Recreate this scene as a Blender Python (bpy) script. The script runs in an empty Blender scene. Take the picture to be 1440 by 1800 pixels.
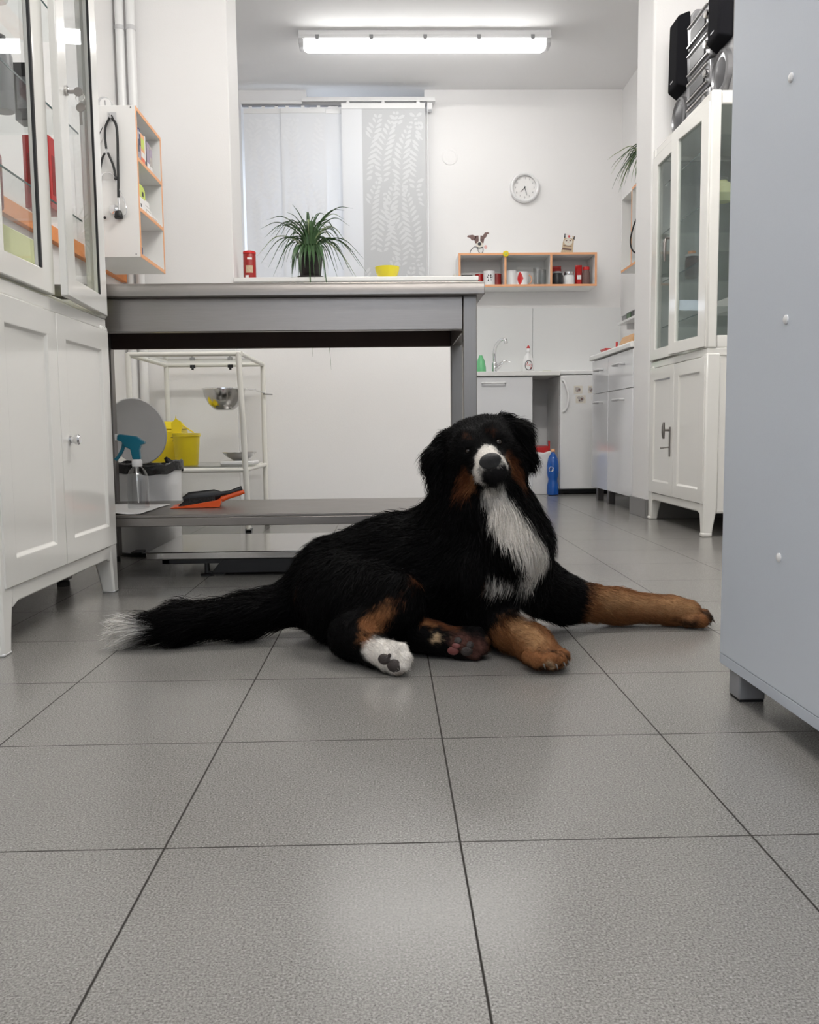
import bpy, math, random
import numpy as np
from mathutils import Vector, Matrix

random.seed(7)
RNG = np.random.default_rng(11)
SC = bpy.context.scene
COL = SC.collection

# ------------------------------------------------------------------ camera
YAW, PITCH, ROLL, FPX, CAMH = 0.0232, -0.0931, -0.0111, 1524.8, 0.4646
cy_, sy_, cp_, sp_ = math.cos(YAW), math.sin(YAW), math.cos(PITCH), math.sin(PITCH)
fw = Vector((sy_*cp_, cy_*cp_, sp_)); rt = Vector((cy_, -sy_, 0)); up = rt.cross(fw)
r2 = rt*math.cos(ROLL) + up*math.sin(ROLL); u2 = up*math.cos(ROLL) - rt*math.sin(ROLL)
cd = bpy.data.cameras.new('camera'); cam = bpy.data.objects.new('camera', cd); COL.objects.link(cam)
M4 = Matrix.Identity(4)
for i in range(3):
    M4[i][0], M4[i][1], M4[i][2] = r2[i], u2[i], -fw[i]
M4[2][3] = CAMH
cam.matrix_world = M4
cd.sensor_fit = 'VERTICAL'; cd.sensor_height = 36.0; cd.lens = FPX/1800*36.0
cd.clip_start = 0.02; cd.clip_end = 100
SC.camera = cam

# ------------------------------------------------------------------ light and exposure
LAMP_E = 11.8          # emission of the tube diffuser in the back room
FILL_NEAR_E = 30.0      # emission of the unseen fill fitting added above the camera
FILL_FRONT_E = 44.0  # emission of the fill fitting added above the table, out of view
SKY_STRENGTH = 2.2
SC.view_settings.view_transform = 'Standard'
SC.view_settings.look = 'None'
SC.view_settings.gamma = 1.0
SC.view_settings.use_curve_mapping = False
SC.view_settings.exposure = 0.70
SC.cycles.use_denoising = True
SC.cycles.max_bounces = 10
SC.cycles.diffuse_bounces = 6
SC.cycles.transparent_max_bounces = 24
SC.cycles.sample_clamp_indirect = 6.0
w = bpy.data.worlds.new('world'); SC.world = w; w.use_nodes = True
bg = w.node_tree.nodes['Background']
bg.inputs[0].default_value = (0.82, 0.89, 1.0, 1); bg.inputs[1].default_value = SKY_STRENGTH

# ------------------------------------------------------------------ materials
def nodes_of(name):
    m = bpy.data.materials.new(name); m.use_nodes = True
    nt = m.node_tree
    return m, nt, nt.nodes['Principled BSDF']

def mat(name, col, rough=0.5, metal=0.0, spec=0.5, var=0.06, scale=30.0, bump=0.0, bscale=None, coat=0.0, trans=0.0, emit=None, estr=0.0, stretch=None, rvar=0.0):
    m, nt, b = nodes_of(name)
    N, L = nt.nodes, nt.links
    tc = N.new('ShaderNodeTexCoord'); src = tc.outputs['Object']
    if stretch:
        mp = N.new('ShaderNodeMapping'); mp.inputs['Scale'].default_value = stretch
        L.new(src, mp.inputs['Vector']); src = mp.outputs['Vector']
    nz = N.new('ShaderNodeTexNoise'); nz.inputs['Scale'].default_value = scale; nz.inputs['Detail'].default_value = 4
    L.new(src, nz.inputs['Vector'])
    mx = N.new('ShaderNodeMix'); mx.data_type = 'RGBA'
    mx.inputs[6].default_value = tuple(max(0, c*(1-var)) for c in col) + (1,)
    mx.inputs[7].default_value = tuple(min(1, c*(1+var)) for c in col) + (1,)
    L.new(nz.outputs['Fac'], mx.inputs[0]); L.new(mx.outputs[2], b.inputs['Base Color'])
    b.inputs['Roughness'].default_value = rough
    if rvar:
        mr = N.new('ShaderNodeMapRange'); mr.inputs[3].default_value = rough-rvar; mr.inputs[4].default_value = rough+rvar
        L.new(nz.outputs['Fac'], mr.inputs[0]); L.new(mr.outputs[0], b.inputs['Roughness'])
    b.inputs['Metallic'].default_value = metal
    b.inputs['Specular IOR Level'].default_value = spec
    b.inputs['Coat Weight'].default_value = coat
    b.inputs['Coat Roughness'].default_value = 0.06
    b.inputs['Transmission Weight'].default_value = trans
    if emit:
        b.inputs['Emission Color'].default_value = emit + (1,); b.inputs['Emission Strength'].default_value = estr
    if bump:
        n2 = N.new('ShaderNodeTexNoise'); n2.inputs['Scale'].default_value = bscale or scale; n2.inputs['Detail'].default_value = 3
        L.new(src, n2.inputs['Vector'])
        bp = N.new('ShaderNodeBump'); bp.inputs['Strength'].default_value = bump; bp.inputs['Distance'].default_value = 0.01
        L.new(n2.outputs['Fac'], bp.inputs['Height']); L.new(bp.outputs['Normal'], b.inputs['Normal'])
    return m

def glass_mat(name, tint=(0.93, 0.97, 0.96), gloss=0.04, rough=0.02, extra=0.0, ior=1.45):
    m = bpy.data.materials.new(name); m.use_nodes = True
    nt = m.node_tree; N, L = nt.nodes, nt.links; N.clear()
    out = N.new('ShaderNodeOutputMaterial'); tr = N.new('ShaderNodeBsdfTransparent'); gl = N.new('ShaderNodeBsdfGlossy')
    fr = N.new('ShaderNodeFresnel'); fr.inputs['IOR'].default_value = ior
    tr.inputs['Color'].default_value = tint + (1,); gl.inputs['Roughness'].default_value = rough
    nz = N.new('ShaderNodeTexNoise'); nz.inputs['Scale'].default_value = 8
    ad = N.new('ShaderNodeMath'); ad.operation = 'MULTIPLY_ADD'; ad.inputs[1].default_value = 0.02; ad.inputs[2].default_value = extra
    L.new(nz.outputs['Fac'], ad.inputs[0])
    a2 = N.new('ShaderNodeMath'); a2.operation = 'ADD'; a2.use_clamp = True
    L.new(fr.outputs['Fac'], a2.inputs[0]); L.new(ad.outputs[0], a2.inputs[1])
    ge = N.new('ShaderNodeNewGeometry'); fb = N.new('ShaderNodeMath'); fb.operation = 'SUBTRACT'; fb.inputs[0].default_value = 1.0; L.new(ge.outputs['Backfacing'], fb.inputs[1])
    a3 = N.new('ShaderNodeMath'); a3.operation = 'MULTIPLY'; L.new(a2.outputs[0], a3.inputs[0]); L.new(fb.outputs[0], a3.inputs[1]); a2 = a3
    mx = N.new('ShaderNodeMixShader'); L.new(a2.outputs[0], mx.inputs['Fac'])
    L.new(tr.outputs[0], mx.inputs[1]); L.new(gl.outputs[0], mx.inputs[2]); L.new(mx.outputs[0], out.inputs['Surface'])
    return m

M = {}
M['wall'] = mat('white wall paint', (.80, .79, .785), .65, var=.015, scale=3, bump=.05, bscale=180)
M['ceil'] = mat('ceiling paint', (.79, .785, .785), .8, var=.012, scale=2)
M['lacquer'] = mat('cream white lacquer', (.77, .76, .725), .13, var=.012, scale=4, bump=.015, bscale=9, coat=.25)
M['lacquer_in'] = mat('cabinet inside lacquer', (.76, .77, .76), .3, var=.012, scale=4)
M['gloss'] = mat('white gloss laminate', (.78, .785, .80), .12, var=.012, scale=4, coat=.4)
M['matte_white'] = mat('white laminate', (.79, .785, .77), .4, var=.015, scale=6)
M['panel'] = mat('cool grey laminate', (.60, .645, .715), .42, var=.02, scale=260, bump=.03, bscale=500)
M['panel_dark'] = mat('cool grey laminate edge', (.52, .56, .63), .45, var=.02, scale=60)
M['steel'] = mat('brushed stainless steel', (.275, .256, .243), .36, 1.0, var=.10, scale=14, stretch=(1, 1, 26), bump=.02, bscale=60, rvar=.06)
M['steel_leg'] = mat('brushed steel tube', (.25, .238, .23), .38, 1.0, var=.07, scale=14, stretch=(30, 30, 1), rvar=.05)
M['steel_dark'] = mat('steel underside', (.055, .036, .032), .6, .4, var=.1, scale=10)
M['mirror_steel'] = mat('polished steel', (.58, .57, .56), .16, 1.0, var=.04, scale=8)
M['chrome'] = mat('chrome', (.78, .78, .79), .08, 1.0, var=.02, scale=8)
M['black'] = mat('black plastic', (.012, .012, .014), .4, var=.2, scale=40)
M['black_rubber'] = mat('black rubber', (.01, .01, .011), .5, var=.2, scale=60)
M['black_film'] = mat('black bag film', (.012, .012, .014), .22, var=.2, scale=30, bump=.5, bscale=45)
M['grey_plastic'] = mat('grey plastic', (.25, .25, .26), .4, var=.05)
M['foot_grey'] = mat('grey foot plastic', (.24, .245, .26), .35, var=.04)
M['lgrey_plastic'] = mat('light grey plastic', (.55, .55, .56), .4, var=.04)
M['white_plastic'] = mat('white plastic', (.78, .78, .78), .3, var=.015)
M['white_tube'] = mat('white powder coated tube', (.74, .73, .68), .3, var=.02)
M['yellow'] = mat('yellow plastic', (.78, .60, .01), .38, var=.04)
M['bright_yellow'] = mat('bright yellow ceramic', (.80, .68, .04), .2, var=.03)
M['teal'] = mat('teal plastic', (.005, .15, .23), .3, var=.06)
M['orange'] = mat('orange plastic', (.80, .10, .012), .35, var=.05)
M['orange_edge'] = mat('orange edge banding', (.80, .40, .20), .5, var=.05, scale=20)
M['orange_board'] = mat('orange board', (.75, .26, .07), .5, var=.05, scale=20)
M['red'] = mat('red plastic', (.55, .02, .02), .3, var=.08)
M['dark_red'] = mat('dark red card', (.32, .018, .015), .4, var=.15, scale=60)
M['blue'] = mat('navy cloth', (.02, .03, .12), .5, var=.15)
M['lilac'] = mat('lilac card', (.36, .30, .40), .5, var=.1)
M['paper'] = mat('white paper', (.80, .79, .78), .7, var=.03, bump=.3, bscale=14)
M['wood'] = mat('beech wood', (.60, .36, .18), .5, var=.15, scale=8, stretch=(12, 1, 12))
M['green_leaf'] = mat('spider plant leaf', (.055, .115, .045), .38, var=.35, scale=25)
M['pale_leaf'] = mat('pale spider plant leaf', (.30, .38, .20), .42, var=.2, scale=25)
M['pot'] = mat('dark plant pot', (.018, .014, .014), .45, var=.2)
M['grille'] = mat('black speaker cloth', (.008, .008, .010), .9, spec=.1, var=.3, scale=400)
M['soil'] = mat('soil', (.03, .02, .014), .9, var=.4, scale=90, bump=.8)
M['lime'] = mat('lime green print', (.55, .66, .12), .5, var=.08)
M['pale_lime'] = mat('pale yellow bag', (.75, .78, .45), .5, var=.06)
M['peach'] = mat('peach card', (.78, .42, .28), .55, var=.05)
M['ink'] = mat('dark print ink', (.03, .03, .035), .6, var=.1)
M['red_ink'] = mat('red print ink', (.60, .05, .05), .5, var=.05)
M['tan_print'] = mat('tan print', (.55, .42, .28), .6, var=.3, scale=120)
M['brown_print'] = mat('brown print', (.17, .10, .09), .6, var=.3, scale=120)
M['grey_print'] = mat('grey print', (.45, .42, .40), .6, var=.4, scale=160)
M['pink'] = mat('pink print', (.75, .45, .42), .6, var=.1)
M['green_soap'] = mat('green translucent plastic', (.20, .62, .30), .25, var=.04, trans=.25)
M['blue_bottle'] = mat('blue bottle plastic', (.01, .13, .55), .08, var=.06, trans=.35, coat=.3)
M['bone'] = mat('cream paw print', (.72, .68, .6), .6, var=.05)
M['clear'] = glass_mat('clear plastic', (.86, .87, .875), rough=.12, extra=.13)
M['glass'] = glass_mat('cabinet glass', (.985, .99, .99))
M['dark_glass'] = glass_mat('smoked cabinet glass', (.88, .90, .895), extra=.04)
M['shelf_glass'] = glass_mat('shelf glass', (.965, .98, .978), extra=.02)
M['glass_edge'] = mat('glass edge', (.05, .10, .10), .2, var=.1)
M['jar'] = glass_mat('cloudy jar', (.62, .60, .57), extra=.06, rough=.2)
M['lamp'] = mat('lit diffuser', (.9, .9, .9), .4, emit=(1.0, .985, .96), estr=LAMP_E, var=.01)
M['fill_near'] = mat('near fill diffuser', (.9, .9, .9), .4, emit=(1.0, .97, .92), estr=FILL_NEAR_E, var=.01)
M['fill_front'] = mat('front fill diffuser', (.9, .9, .9), .4, emit=(1.0, .97, .92), estr=FILL_FRONT_E, var=.01)
M['skin_pad'] = mat('dark paw pad', (.035, .026, .024), .55, var=.25, scale=200, bump=.3, bscale=500)
M['pink_pad'] = mat('reddish paw skin', (.16, .045, .04), .5, var=.25, scale=120)
M['nose'] = mat('wet black nose', (.005, .005, .006), .5, var=.2, scale=200, bump=.35, bscale=700)
M['eye'] = mat('dark brown eye', (.012, .006, .003), .12, var=.2, scale=50, coat=.25)
M['claw'] = mat('horn claw', (.07, .055, .045), .35, var=.3, scale=60)

def floor_mat():
    m, nt, b = nodes_of('speckled grey floor tile'); N, L = nt.nodes, nt.links
    g = N.new('ShaderNodeNewGeometry')
    sep = N.new('ShaderNodeSeparateXYZ'); L.new(g.outputs['Position'], sep.inputs[0])
    def math_(op, a, bb=None, c=None):
        n = N.new('ShaderNodeMath'); n.operation = op
        for k, v in enumerate((a, bb, c)):
            if v is None: continue
            if isinstance(v, (int, float)): n.inputs[k].default_value = v
            else: L.new(v, n.inputs[k])
        return n.outputs[0]
    T = 1/3
    fx = math_('DIVIDE', math_('SUBTRACT', sep.outputs['X'], .0752), T)
    fy = math_('DIVIDE', math_('SUBTRACT', sep.outputs['Y'], .9432), T)
    dx = math_('PINGPONG', fx, .5); dy = math_('PINGPONG', fy, .5)
    d = math_('MINIMUM', dx, dy)
    grout = math_('MINIMUM', math_('MAXIMUM', math_('MULTIPLY_ADD', d, -330.0, 1.75), 0.0), 1.0)
    comb = N.new('ShaderNodeCombineXYZ'); L.new(math_('FLOOR', fx), comb.inputs[0]); L.new(math_('FLOOR', fy), comb.inputs[1])
    wn = N.new('ShaderNodeTexWhiteNoise'); wn.noise_dimensions = '2D'; L.new(comb.outputs[0], wn.inputs['Vector'])
    n1 = N.new('ShaderNodeTexNoise'); n1.inputs['Scale'].default_value = 430; n1.inputs['Detail'].default_value = 2
    L.new(g.outputs['Position'], n1.inputs['Vector'])
    n2 = N.new('ShaderNodeTexNoise'); n2.inputs['Scale'].default_value = 5; n2.inputs['Detail'].default_value = 3
    L.new(g.outputs['Position'], n2.inputs['Vector'])
    vo = N.new('ShaderNodeTexVoronoi'); vo.inputs['Scale'].default_value = 300; L.new(g.outputs['Position'], vo.inputs['Vector'])
    cr = N.new('ShaderNodeValToRGB')
    cr.color_ramp.elements[0].position = .33; cr.color_ramp.elements[0].color = (.135, .129, .120, 1)
    cr.color_ramp.elements[1].position = .68; cr.color_ramp.elements[1].color = (.305, .296, .280, 1)
    L.new(n1.outputs['Fac'], cr.inputs[0])
    v = math_('MULTIPLY_ADD', wn.outputs['Value'], .06, .97)
    v = math_('MULTIPLY', v, math_('MULTIPLY_ADD', n2.outputs['Fac'], .16, .92))
    sp = N.new('ShaderNodeValToRGB')
    sp.color_ramp.elements[0].position = .08; sp.color_ramp.elements[0].color = (.42, .42, .42, 1)
    sp.color_ramp.elements[1].position = .22; sp.color_ramp.elements[1].color = (1, 1, 1, 1)
    L.new(vo.outputs['Distance'], sp.inputs[0])
    mu = N.new('ShaderNodeMix'); mu.data_type = 'RGBA'; mu.blend_type = 'MULTIPLY'; mu.inputs[0].default_value = 1
    L.new(cr.outputs[0], mu.inputs[6]); L.new(sp.outputs[0], mu.inputs[7])
    vm = N.new('ShaderNodeVectorMath'); vm.operation = 'SCALE'; L.new(mu.outputs[2], vm.inputs[0]); L.new(v, vm.inputs['Scale'])
    mx = N.new('ShaderNodeMix'); mx.data_type = 'RGBA'; L.new(grout, mx.inputs[0]); L.new(vm.outputs[0], mx.inputs[6])
    mx.inputs[7].default_value = (.040, .037, .034, 1)
    L.new(mx.outputs[2], b.inputs['Base Color'])
    L.new(math_('MULTIPLY_ADD', grout, .0, math_('MULTIPLY_ADD', n1.outputs['Fac'], .20, .13)), b.inputs['Roughness'])
    L.new(math_('MULTIPLY_ADD', grout, -.65, .65), b.inputs['Specular IOR Level'])
    bp = N.new('ShaderNodeBump'); bp.inputs['Strength'].default_value = .04; bp.inputs['Distance'].default_value = .002
    L.new(math_('MULTIPLY', n1.outputs['Fac'], .20), bp.inputs['Height'])
    return m
M['floor'] = floor_mat()

def fabric_mat(name, col, transl):
    m, nt, b = nodes_of(name); N, L = nt.nodes, nt.links
    tc = N.new('ShaderNodeTexCoord'); wv = N.new('ShaderNodeTexNoise'); wv.inputs['Scale'].default_value = 350
    L.new(tc.outputs['Object'], wv.inputs['Vector'])
    mr = N.new('ShaderNodeMix'); mr.data_type = 'RGBA'
    mr.inputs[6].default_value = tuple(c*.96 for c in col)+(1,); mr.inputs[7].default_value = col+(1,)
    L.new(wv.outputs['Fac'], mr.inputs[0]); L.new(mr.outputs[2], b.inputs['Base Color']); b.inputs['Roughness'].default_value = .9
    t = N.new('ShaderNodeBsdfTranslucent'); t.inputs[0].default_value = (.9, .93, 1, 1)
    mx = N.new('ShaderNodeMixShader'); mx.inputs[0].default_value = transl
    L.new(b.outputs[0], mx.inputs[1]); L.new(t.outputs[0], mx.inputs[2]); L.new(mx.outputs[0], N['Material Output'].inputs['Surface'])
    return m
M['curtain'] = fabric_mat('white panel fabric', (.86, .865, .87), .22)
M['curtain_unlit'] = fabric_mat('unlit panel fabric', (.60, .61, .62), .08)  # same fabric coloured darker where no window lights it from behind
M['fern_white'] = fabric_mat('white fern print', (.72, .73, .74), .08)
M['fern_backlit'] = fabric_mat('backlit fern print', (.90, .905, .91), .22)  # faint print: wash of the window's backlight put into its colour

# ------------------------------------------------------------------ mesh helpers
class MB:
    def __init__(s): s.v = []; s.f = []; s.mi = []; s.cur = 0
    def add(s, vs, fs):
        n = len(s.v); s.v += [tuple(float(c) for c in p) for p in vs]
        s.f += [tuple(i+n for i in f) for f in fs]; s.mi += [s.cur]*len(fs)
        return s
    def m(s, i): s.cur = i; return s
    def box(s, x0, y0, z0, x1, y1, z1):
        x0, x1 = sorted((x0, x1)); y0, y1 = sorted((y0, y1)); z0, z1 = sorted((z0, z1))
        return s.add([(x0,y0,z0),(x1,y0,z0),(x1,y1,z0),(x0,y1,z0),(x0,y0,z1),(x1,y0,z1),(x1,y1,z1),(x0,y1,z1)],
                     [(0,3,2,1),(4,5,6,7),(0,1,5,4),(1,2,6,5),(2,3,7,6),(3,0,4,7)])
    def hexa(s, p):   # eight corners, bottom ring then top ring
        return s.add(p, [(0,3,2,1),(4,5,6,7),(0,1,5,4),(1,2,6,5),(2,3,7,6),(3,0,4,7)])
    def rings(s, rings, cap0=True, cap1=True, closed=True):
        n = len(rings[0]); vs = [p for r in rings for p in r]; fs = []
        for k in range(len(rings)-1):
            for i in range(n if closed else n-1):
                j = (i+1) % n
                fs.append((k*n+i, k*n+j, (k+1)*n+j, (k+1)*n+i))
        if cap0: fs.append(tuple(range(n-1, -1, -1)))
        if cap1: fs.append(tuple((len(rings)-1)*n+i for i in range(n)))
        return s.add(vs, fs)
    def tube(s, path, r, n=10, flat=1.0, cap=True):
        P = [Vector(p) for p in path]; R = r if isinstance(r, (list, tuple)) else [r]*len(P)
        rings = []; ref = None
        for i, p in enumerate(P):
            t = (P[min(i+1, len(P)-1)] - P[max(i-1, 0)])
            t = t.normalized() if t.length > 1e-9 else Vector((0,0,1))
            if ref is None:
                ref = Vector((0,0,1)) if abs(t.z) < .9 else Vector((1,0,0))
            a = (ref - t*ref.dot(t))
            if a.length < 1e-6: a = Vector((1,0,0)).cross(t)
            a.normalize(); b = t.cross(a); ref = a
            rings.append([p + a*(R[i]*math.cos(2*math.pi*k/n)) + b*(R[i]*flat*math.sin(2*math.pi*k/n)) for k in range(n)])
        return s.rings(rings, cap, cap)
    def cyl(s, p0, p1, r0, r1=None, n=20): return s.tube([p0, p1], [r0, r0 if r1 is None else r1], n)
    def lathe(s, prof, c=(0,0,0), n=28, cap0=True, cap1=True, sx=1, sy=1, fn=None):
        rings = [[(r*sx*math.cos(2*math.pi*k/n), r*sy*math.sin(2*math.pi*k/n), z) for k in range(n)] for r, z in prof]
        if fn: rings = [[fn(*p) for p in r] for r in rings]
        rings = [[(p[0]+c[0], p[1]+c[1], p[2]+c[2]) for p in r] for r in rings]
        return s.rings(rings, cap0, cap1)
    def prism(s, poly, axis, a, b):    # polygon in the two other axes, pushed from a to b
        def p3(p, t):
            return (t, p[0], p[1]) if axis == 'x' else (p[0], t, p[1]) if axis == 'y' else (p[0], p[1], t)
        return s.rings([[p3(p, a) for p in poly], [p3(p, b) for p in poly]])
    def ball(s, c, r, n=16, m=10, fn=None):
        r = (r, r, r) if isinstance(r, (int, float)) else r
        rings = []
        for i in range(m+1):
            t = math.pi*i/m; q = max(math.sin(t), .02)
            rings.append([(c[0]+r[0]*q*math.cos(2*math.pi*k/n), c[1]+r[1]*q*math.sin(2*math.pi*k/n), c[2]-r[2]*math.cos(t)) for k in range(n)])
        if fn: rings = [[fn(*p) for p in q] for q in rings]
        return s.rings(rings)
    def map(s, fn, start=0):
        s.v[start:] = [tuple(fn(*p)) for p in s.v[start:]]; return s

ORG = {}
def obj(name, mb, mats, parent=None, bevel=0.0, seg=2, ang=40, flat=False):
    me = bpy.data.meshes.new(name)
    o0 = Vector(ORG.get(parent.name, (0,0,0))) if parent is not None else Vector((0,0,0))
    if parent is None:
        a = np.array(mb.v); o0 = Vector(((a[:,0].min()+a[:,0].max())/2, (a[:,1].min()+a[:,1].max())/2, a[:,2].min()))
    me.from_pydata([(p[0]-o0.x, p[1]-o0.y, p[2]-o0.z) for p in mb.v], [], mb.f)
    mats = mats if isinstance(mats, (list, tuple)) else [mats]
    for k in mats: me.materials.append(M[k] if isinstance(k, str) else k)
    me.polygons.foreach_set('material_index', mb.mi)
    if not flat:
        me.polygons.foreach_set('use_smooth', [True]*len(me.polygons)); me.set_sharp_from_angle(angle=math.radians(ang))
    me.update()
    o = bpy.data.objects.new(name, me); COL.objects.link(o)
    if parent is None:
        o.location = o0; ORG[o.name] = tuple(o0)
    else:
        o.parent = parent; ORG[o.name] = tuple(o0)
    if bevel:
        b = o.modifiers.new('edge', 'BEVEL'); b.width = bevel; b.segments = seg; b.limit_method = 'ANGLE'; b.angle_limit = math.radians(35)
    return o

def tag(o, label, cat, group=None, kind=None):
    o['label'] = label; o['category'] = cat
    if group: o['group'] = group
    if kind: o['kind'] = kind
    return o
def thing(name, label, cat, loc, group=None):
    o = bpy.data.objects.new(name, None); COL.objects.link(o); o.empty_display_size = .05
    o.location = loc; ORG[o.name] = tuple(loc)
    return tag(o, label, cat, group)
def single(name, mb, mats, label, cat, group=None, **k):
    return tag(obj(name, mb, mats, None, **k), label, cat, group)
def struct(name, mb, mats, **k):
    o = obj(name, mb, mats, None, **k); o['kind'] = 'structure'; return o
def text_mb(mb, body, size, place, depth=.0006, italic=0.0):
    """lettering as real geometry; place(u, v, w) puts letter coordinates into the world"""
    cu = bpy.data.curves.new('lettering', 'FONT'); cu.body = body; cu.size = size; cu.align_x = 'CENTER'; cu.align_y = 'CENTER'
    cu.extrude = depth; cu.shear = italic; cu.resolution_u = 3
    o = bpy.data.objects.new('lettering', cu); COL.objects.link(o)
    dg = bpy.context.evaluated_depsgraph_get(); me = o.evaluated_get(dg).to_mesh()
    vs = [place(*v.co) for v in me.vertices]; fs = [tuple(p.vertices) for p in me.polygons]
    o.evaluated_get(dg).to_mesh_clear(); bpy.data.objects.remove(o); bpy.data.curves.remove(cu)
    return mb.add(vs, fs)
def bez(p, n=12):
    """Catmull-Rom curve through the points p"""
    P = [np.array(q, float) for q in p]; P = [2*P[0]-P[1]] + P + [2*P[-1]-P[-2]]; out = []
    for i in range(1, len(P)-2):
        for t in np.linspace(0, 1, n, endpoint=False):
            a, b, c, d = P[i-1:i+3]
            out.append(tuple(.5*((2*b)+(c-a)*t+(2*a-5*b+4*c-d)*t*t+(3*b-a-3*c+d)*t**3)))
    out.append(tuple(P[-2])); return out
def arc(cx, cz, r, a0, a1, n): return [(cx+r*math.cos(math.radians(a0+(a1-a0)*i/n)), cz+r*math.sin(math.radians(a0+(a1-a0)*i/n))) for i in range(n+1)]

# ------------------------------------------------------------------ the rooms
XL, XR, YB, YF, ZC = -1.30, 1.785, 6.70, -2.30, 2.985
struct('floor', MB().box(XL-.15, YF-.15, -.08, XR+.15, YB+.4, 0), 'floor', flat=True)
struct('ceiling', MB().box(XL-.15, YF-.15, ZC, XR+.15, YB+.4, ZC+.1), 'ceil', flat=True)
struct('wall_left', MB().box(XL-.15, YF-.15, 0, XL, YB+.4, ZC), 'wall', flat=True)
struct('wall_right', MB().box(XR, YF-.15, 0, XR+.15, YB+.4, ZC), 'wall', flat=True)
# back wall with the curtained window niche that runs up to the ceiling
wb = MB().box(XL, YB, 0, -1.06, YB+.4, ZC).box(.30, YB, 0, XR, YB+.4, ZC).box(-1.06, YB, 0, .30, YB+.4, 1.22)
wb.box(-1.06, YB+.30, 1.22, -1.0, YB+.4, ZC).box(-.17, YB+.30, 1.22, .30, YB+.4, ZC).box(-1.0, YB+.30, 2.6, -.17, YB+.4, ZC).box(-1.0, YB+.30, 1.22, -.17, YB+.4, 1.32)
wb.box(-1.06, YB, 2.90, -.577, YB+.3, ZC)
struct('wall_back', wb, 'wall', flat=True)
wn = struct('window_1', MB().box(-1.0, YB+.33, 1.32, -.95, YB+.38, 2.6).box(-.22, YB+.33, 1.32, -.17, YB+.38, 2.6).box(-1.0, YB+.33, 1.32, -.17, YB+.38, 1.37).box(-1.0, YB+.33, 2.55, -.17, YB+.38, 2.6).box(-.61, YB+.335, 1.32, -.56, YB+.375, 2.6), 'white_plastic', bevel=.004)
obj('window_pane', MB().box(-.96, YB+.35, 1.36, -.21, YB+.356, 2.56), 'glass', wn, flat=True)
# wall behind the camera, with an unseen window added for daylight fill
wf = MB().box(XL, YF-.15, 0, XR, YF, .9).box(XL, YF-.15, 2.3, XR, YF, ZC).box(XL, YF-.15, .9, -.9, YF, 2.3).box(.9, YF-.15, .9, XR, YF, 2.3)
struct('wall_front', wf, 'wall', flat=True)
w2 = struct('fill_window', MB().box(-.9, YF-.1, .9, -.84, YF-.04, 2.3).box(.84, YF-.1, .9, .9, YF-.04, 2.3).box(-.9, YF-.1, .9, .9, YF-.04, .96).box(-.9, YF-.1, 2.24, .9, YF-.04, 2.3).box(-.03, YF-.1, .9, .03, YF-.04, 2.3), 'white_plastic', bevel=.004)
obj('window_pane', MB().box(-.85, YF-.08, .95, .85, YF-.074, 2.25), 'glass', w2, flat=True)
# the opening between the rooms: pier left, pier right, low wall between
struct('wall_partition_left', MB().box(XL, 4.45, 0, -.762, 4.74, ZC), 'wall', bevel=.004)
struct('wall_partition_right', MB().box(1.335, 4.45, 0, XR, 4.735, ZC), 'wall', bevel=.012, seg=3)
struct('wall_low', MB().box(-.762, 4.47, 0, .445, 4.71, 1.213), 'wall', bevel=.002)
struct('baseboard_right', MB().box(1.325, 4.44, 0, 1.336, 4.742, .098).box(1.325, 4.441, 0, XR, 4.451, .098), mat('grey skirting tile', (.21, .205, .20), .3, var=.08, scale=200), bevel=.002)
struct('trim_1', MB().box(1.1115, YB-.012, .86, XR, YB+.01, 1.385).box(-1.0, YB-.012, .86, 1.1085, YB+.01, 1.385), [mat('white splashback', (.79, .80, .80), .2, var=.01, scale=3)], flat=True)

# ------------------------------------------------------------------ examination table
TB = thing('exam_table', 'stainless steel examination table with lower shelf behind the dog', 'table', (-.38, 2.92, 0))
tx0, tx1, ty0, ty1 = -1.06, .291, 2.61, 3.235
top = MB().prism([(ty0, .866), (ty0, .894), (ty0+.006, .904), (ty0+.018, .904), (ty0+.022, .899), (ty1-.022, .899), (ty1-.018, .904), (ty1-.006, .904), (ty1, .894), (ty1, .866), (ty1-.03, .866), (ty1-.03, .874), (ty0+.03, .874), (ty0+.03, .866)], 'x', tx0, tx1)
top.box(tx1-.02, ty0+.01, .868, tx1, ty1-.01, .904).box(tx0, ty0+.01, .868, tx0+.02, ty1-.01, .904)
obj('tabletop', top, 'steel', TB, bevel=.002)
for x in (-1.03, .229):
    for y in (2.65, 3.16):
        lg = MB().box(x, y, .02, x+.042, y+.042, .872)
        l = obj('leg', lg, 'steel_leg', TB, bevel=.003)
        obj('foot', MB().lathe([(.019, 0), (.019, .014), (.013, .02), (.013, .03)], (x+.021, y+.021, 0), 16), 'black_rubber', l)
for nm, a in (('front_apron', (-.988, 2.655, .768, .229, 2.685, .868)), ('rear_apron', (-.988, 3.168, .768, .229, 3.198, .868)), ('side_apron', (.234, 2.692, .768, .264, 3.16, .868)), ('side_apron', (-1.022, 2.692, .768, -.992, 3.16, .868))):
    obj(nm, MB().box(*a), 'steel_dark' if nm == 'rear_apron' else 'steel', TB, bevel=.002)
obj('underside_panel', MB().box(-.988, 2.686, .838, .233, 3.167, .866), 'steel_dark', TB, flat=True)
sh = MB().box(-1.035, 2.645, .209, .275, 3.205, .219).box(-1.035, 2.645, .183, .275, 2.655, .2095).box(-1.035, 3.195, .183, .275, 3.205, .2095)
obj('lower_shelf', sh, 'steel', TB, bevel=.002)

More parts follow.
